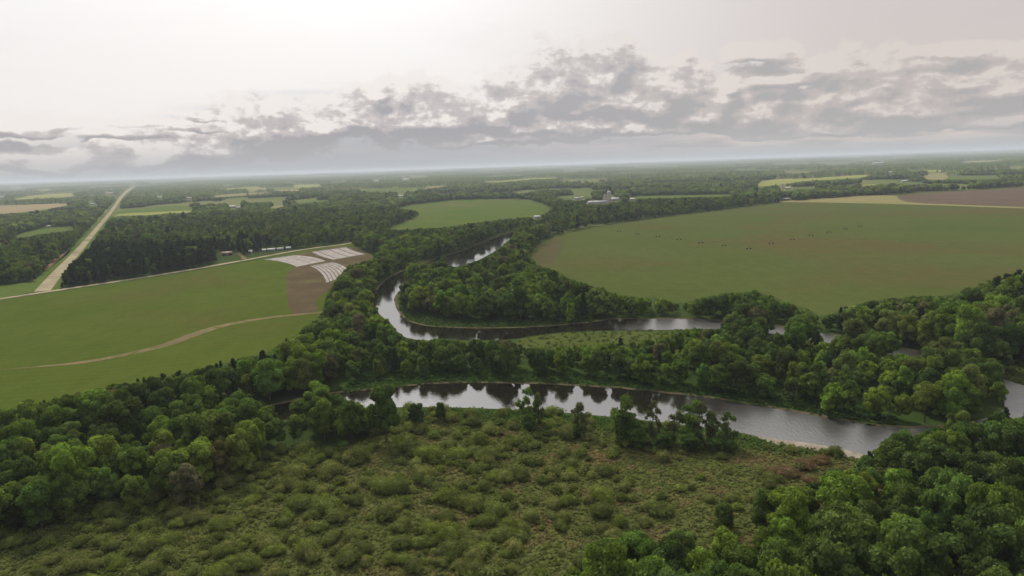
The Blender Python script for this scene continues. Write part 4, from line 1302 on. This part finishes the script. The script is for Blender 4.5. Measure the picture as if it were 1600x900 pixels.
B_('shed', 'shed', 1413, 285, 22, 12, 5, 3, 'white_wall', 'white_metal', 'white-roofed shed deep in the right-hand woods', 0)
B_('house', 'house', 1391, 271, 22, 14, 7, 5, 'white_wall', 'white_metal', 'white house on the ridge of the right-hand woods', 0)
B_('barn', 'barn', 1372, 256.5, 120, 40, 12, 8, 'white_wall', 'white_metal', 'long white farm hall far off near the right horizon', 0)
B_('barn', 'barn', 634, 283, 50, 30, 14, 10, 'white_wall', 'white_metal', 'large pale barn among far fields above the middle meadow', 0)
B_('barn', 'barn', 588, 284, 36, 24, 8, 6, 'white_wall', 'white_metal', 'pale barn left of the large far barn', 0)
B_('barn', 'barn', 171, 303, 60, 20, 6, 4, 'white_wall', 'white_metal', 'white barn left of the gravel road near the horizon', 0)
B_('barn', 'barn', 25, 295, 120, 40, 8, 5, 'white_wall', 'white_metal', 'long white hall near the horizon at the far left', 0)
B_('barn', 'barn', 3, 309, 40, 20, 6, 4, 'white_wall', 'white_metal', 'white barn beside far fields at the left edge', 0)
B_('shed', 'shed', 145, 320, 22, 9, 3.5, 2.5, 'white_wall', 'grey_metal', 'grey-roofed shed in the woods left of the gravel road', 0)
B_('shed', 'shed', 364, 325, 18, 9, 4, 3, 'white_wall', 'white_metal', 'bright white shed in woods above the pine stand', 0)
B_('shed', 'shed', 374, 326, 16, 8, 3, 2, 'white_wall', 'grey_metal', 'grey shed right of the bright shed in the woods', 0)
B_('shed', 'shed', 296, 311, 24, 10, 5, 3, 'white_wall', 'white_metal', 'small white barn above the far striped field', 0)
B_('shed', 'shed', 250, 309.5, 24, 10, 5, 3, 'white_wall', 'white_metal', 'pale barn in trees above the far striped field', 0)
B_('shed', 'shed', 626, 307.5, 22, 10, 4, 3, 'white_wall', 'white_metal', 'white shed in woods above the middle field', 0)
B_('shed', 'shed', 77, 355.5, 7, 4, 2.6, 1.2, 'white_wall', 'white_metal', 'small white shed in the left meadow clearing', 0, 1)
B_('shed', 'shed', 839, 341.5, 10, 6, 3, 2, 'white_wall', 'white_metal', 'white shed at the near corner of the middle field', 10, 1)

# ------------------------------------------------------------------ irrigation line across the right field
TW = [(967, 362), (996, 366.5), (1028, 370.5), (1061, 375), (1095, 380), (1131, 384.5), (1170, 389), (1205, 381), (1238, 375), (1267, 369), (1295, 363.5), (1321, 358.5), (1344, 354)]
gpts = [ground(a, b) for a, b in TW]
e = bpy.data.objects.new('irrigation_line', None); C.objects.link(e); e.location = (gpts[0][0], gpts[0][1], 0)
tag(e, 'long wheeled irrigation pipe on frames across the big right field', 'irrigator')
o0 = gpts[0]


def bar(V, Q, a, b, r_):
    a = Vector(a); b = Vector(b); d = (b - a).normalized(); u = d.orthogonal().normalized(); v = d.cross(u); o_ = len(V)
    for p_ in (a, b):
        for j in range(5):
            V.append(tuple(p_ + (u * math.cos(6.283 * j / 5) + v * math.sin(6.283 * j / 5)) * r_))
    Q += [(o_ + j, o_ + (j + 1) % 5, o_ + 5 + (j + 1) % 5, o_ + 5 + j) for j in range(5)]


for i in range(len(gpts) - 1):
    a, b = gpts[i], gpts[i + 1]; V, Q = [], []
    A_, B2_ = Vector((a[0] - o0[0], a[1] - o0[1], 3.4)), Vector((b[0] - o0[0], b[1] - o0[1], 3.4))
    n = 5; pts = [A_.lerp(B2_, k / n) + Vector((0, 0, 4 * .8 * (k / n) * (1 - k / n))) for k in range(n + 1)]
    for k in range(n): bar(V, Q, pts[k], pts[k + 1], .06)
    link('pipe_span', mesh_np('pipe_span', V, Q, mat=M['steel']), e)
for i, g in enumerate(gpts):
    gx, gy = g[0] - o0[0], g[1] - o0[1]
    V, Q = [], []
    for s in (-2, 2):
        bar(V, Q, (gx, gy, 3.4), (gx + s, gy, .5), .12)
    bar(V, Q, (gx - 2, gy, .6), (gx + 2, gy, .6), .10)
    fr = link('tower_frame', mesh_np('tower_frame', V, Q, mat=M['steel']), e)
    for s in (-2, 2):
        V, Q = [], []; k = 12
        for yy in (-.25, .25):
            V += [(gx + s + math.cos(6.283 * j / k) * .6, gy + yy, .6 + math.sin(6.283 * j / k) * .7) for j in range(k)]
        Q = [(j, (j + 1) % k, k + (j + 1) % k, k + j) for j in range(k)]
        V += [(gx + s, gy - .25, .7), (gx + s, gy + .25, .7)]
        T = [(2 * k, (j + 1) % k, j) for j in range(k)] + [(2 * k + 1, k + j, k + (j + 1) % k) for j in range(k)]
        link('wheel', mesh_np('wheel', V, Q, T, mat=M['rubber']), fr)

# ------------------------------------------------------------------ haze
V, Q = [], []
box(V, Q, -70000, 70000, -70000, 79000, -1, 150)
mt, t, out = new_mat('haze_air')
pv = nd(t, 'ShaderNodeVolumePrincipled')
pv.inputs['Color'].default_value = (.78, .87, .98, 1); pv.inputs['Density'].default_value = 7.0e-5
pv.inputs['Anisotropy'].default_value = .1
t.links.new(pv.outputs[0], out.inputs['Volume'])
o = link('haze', mesh_np('haze', V, Q, mat=mt)); o['kind'] = 'stuff'
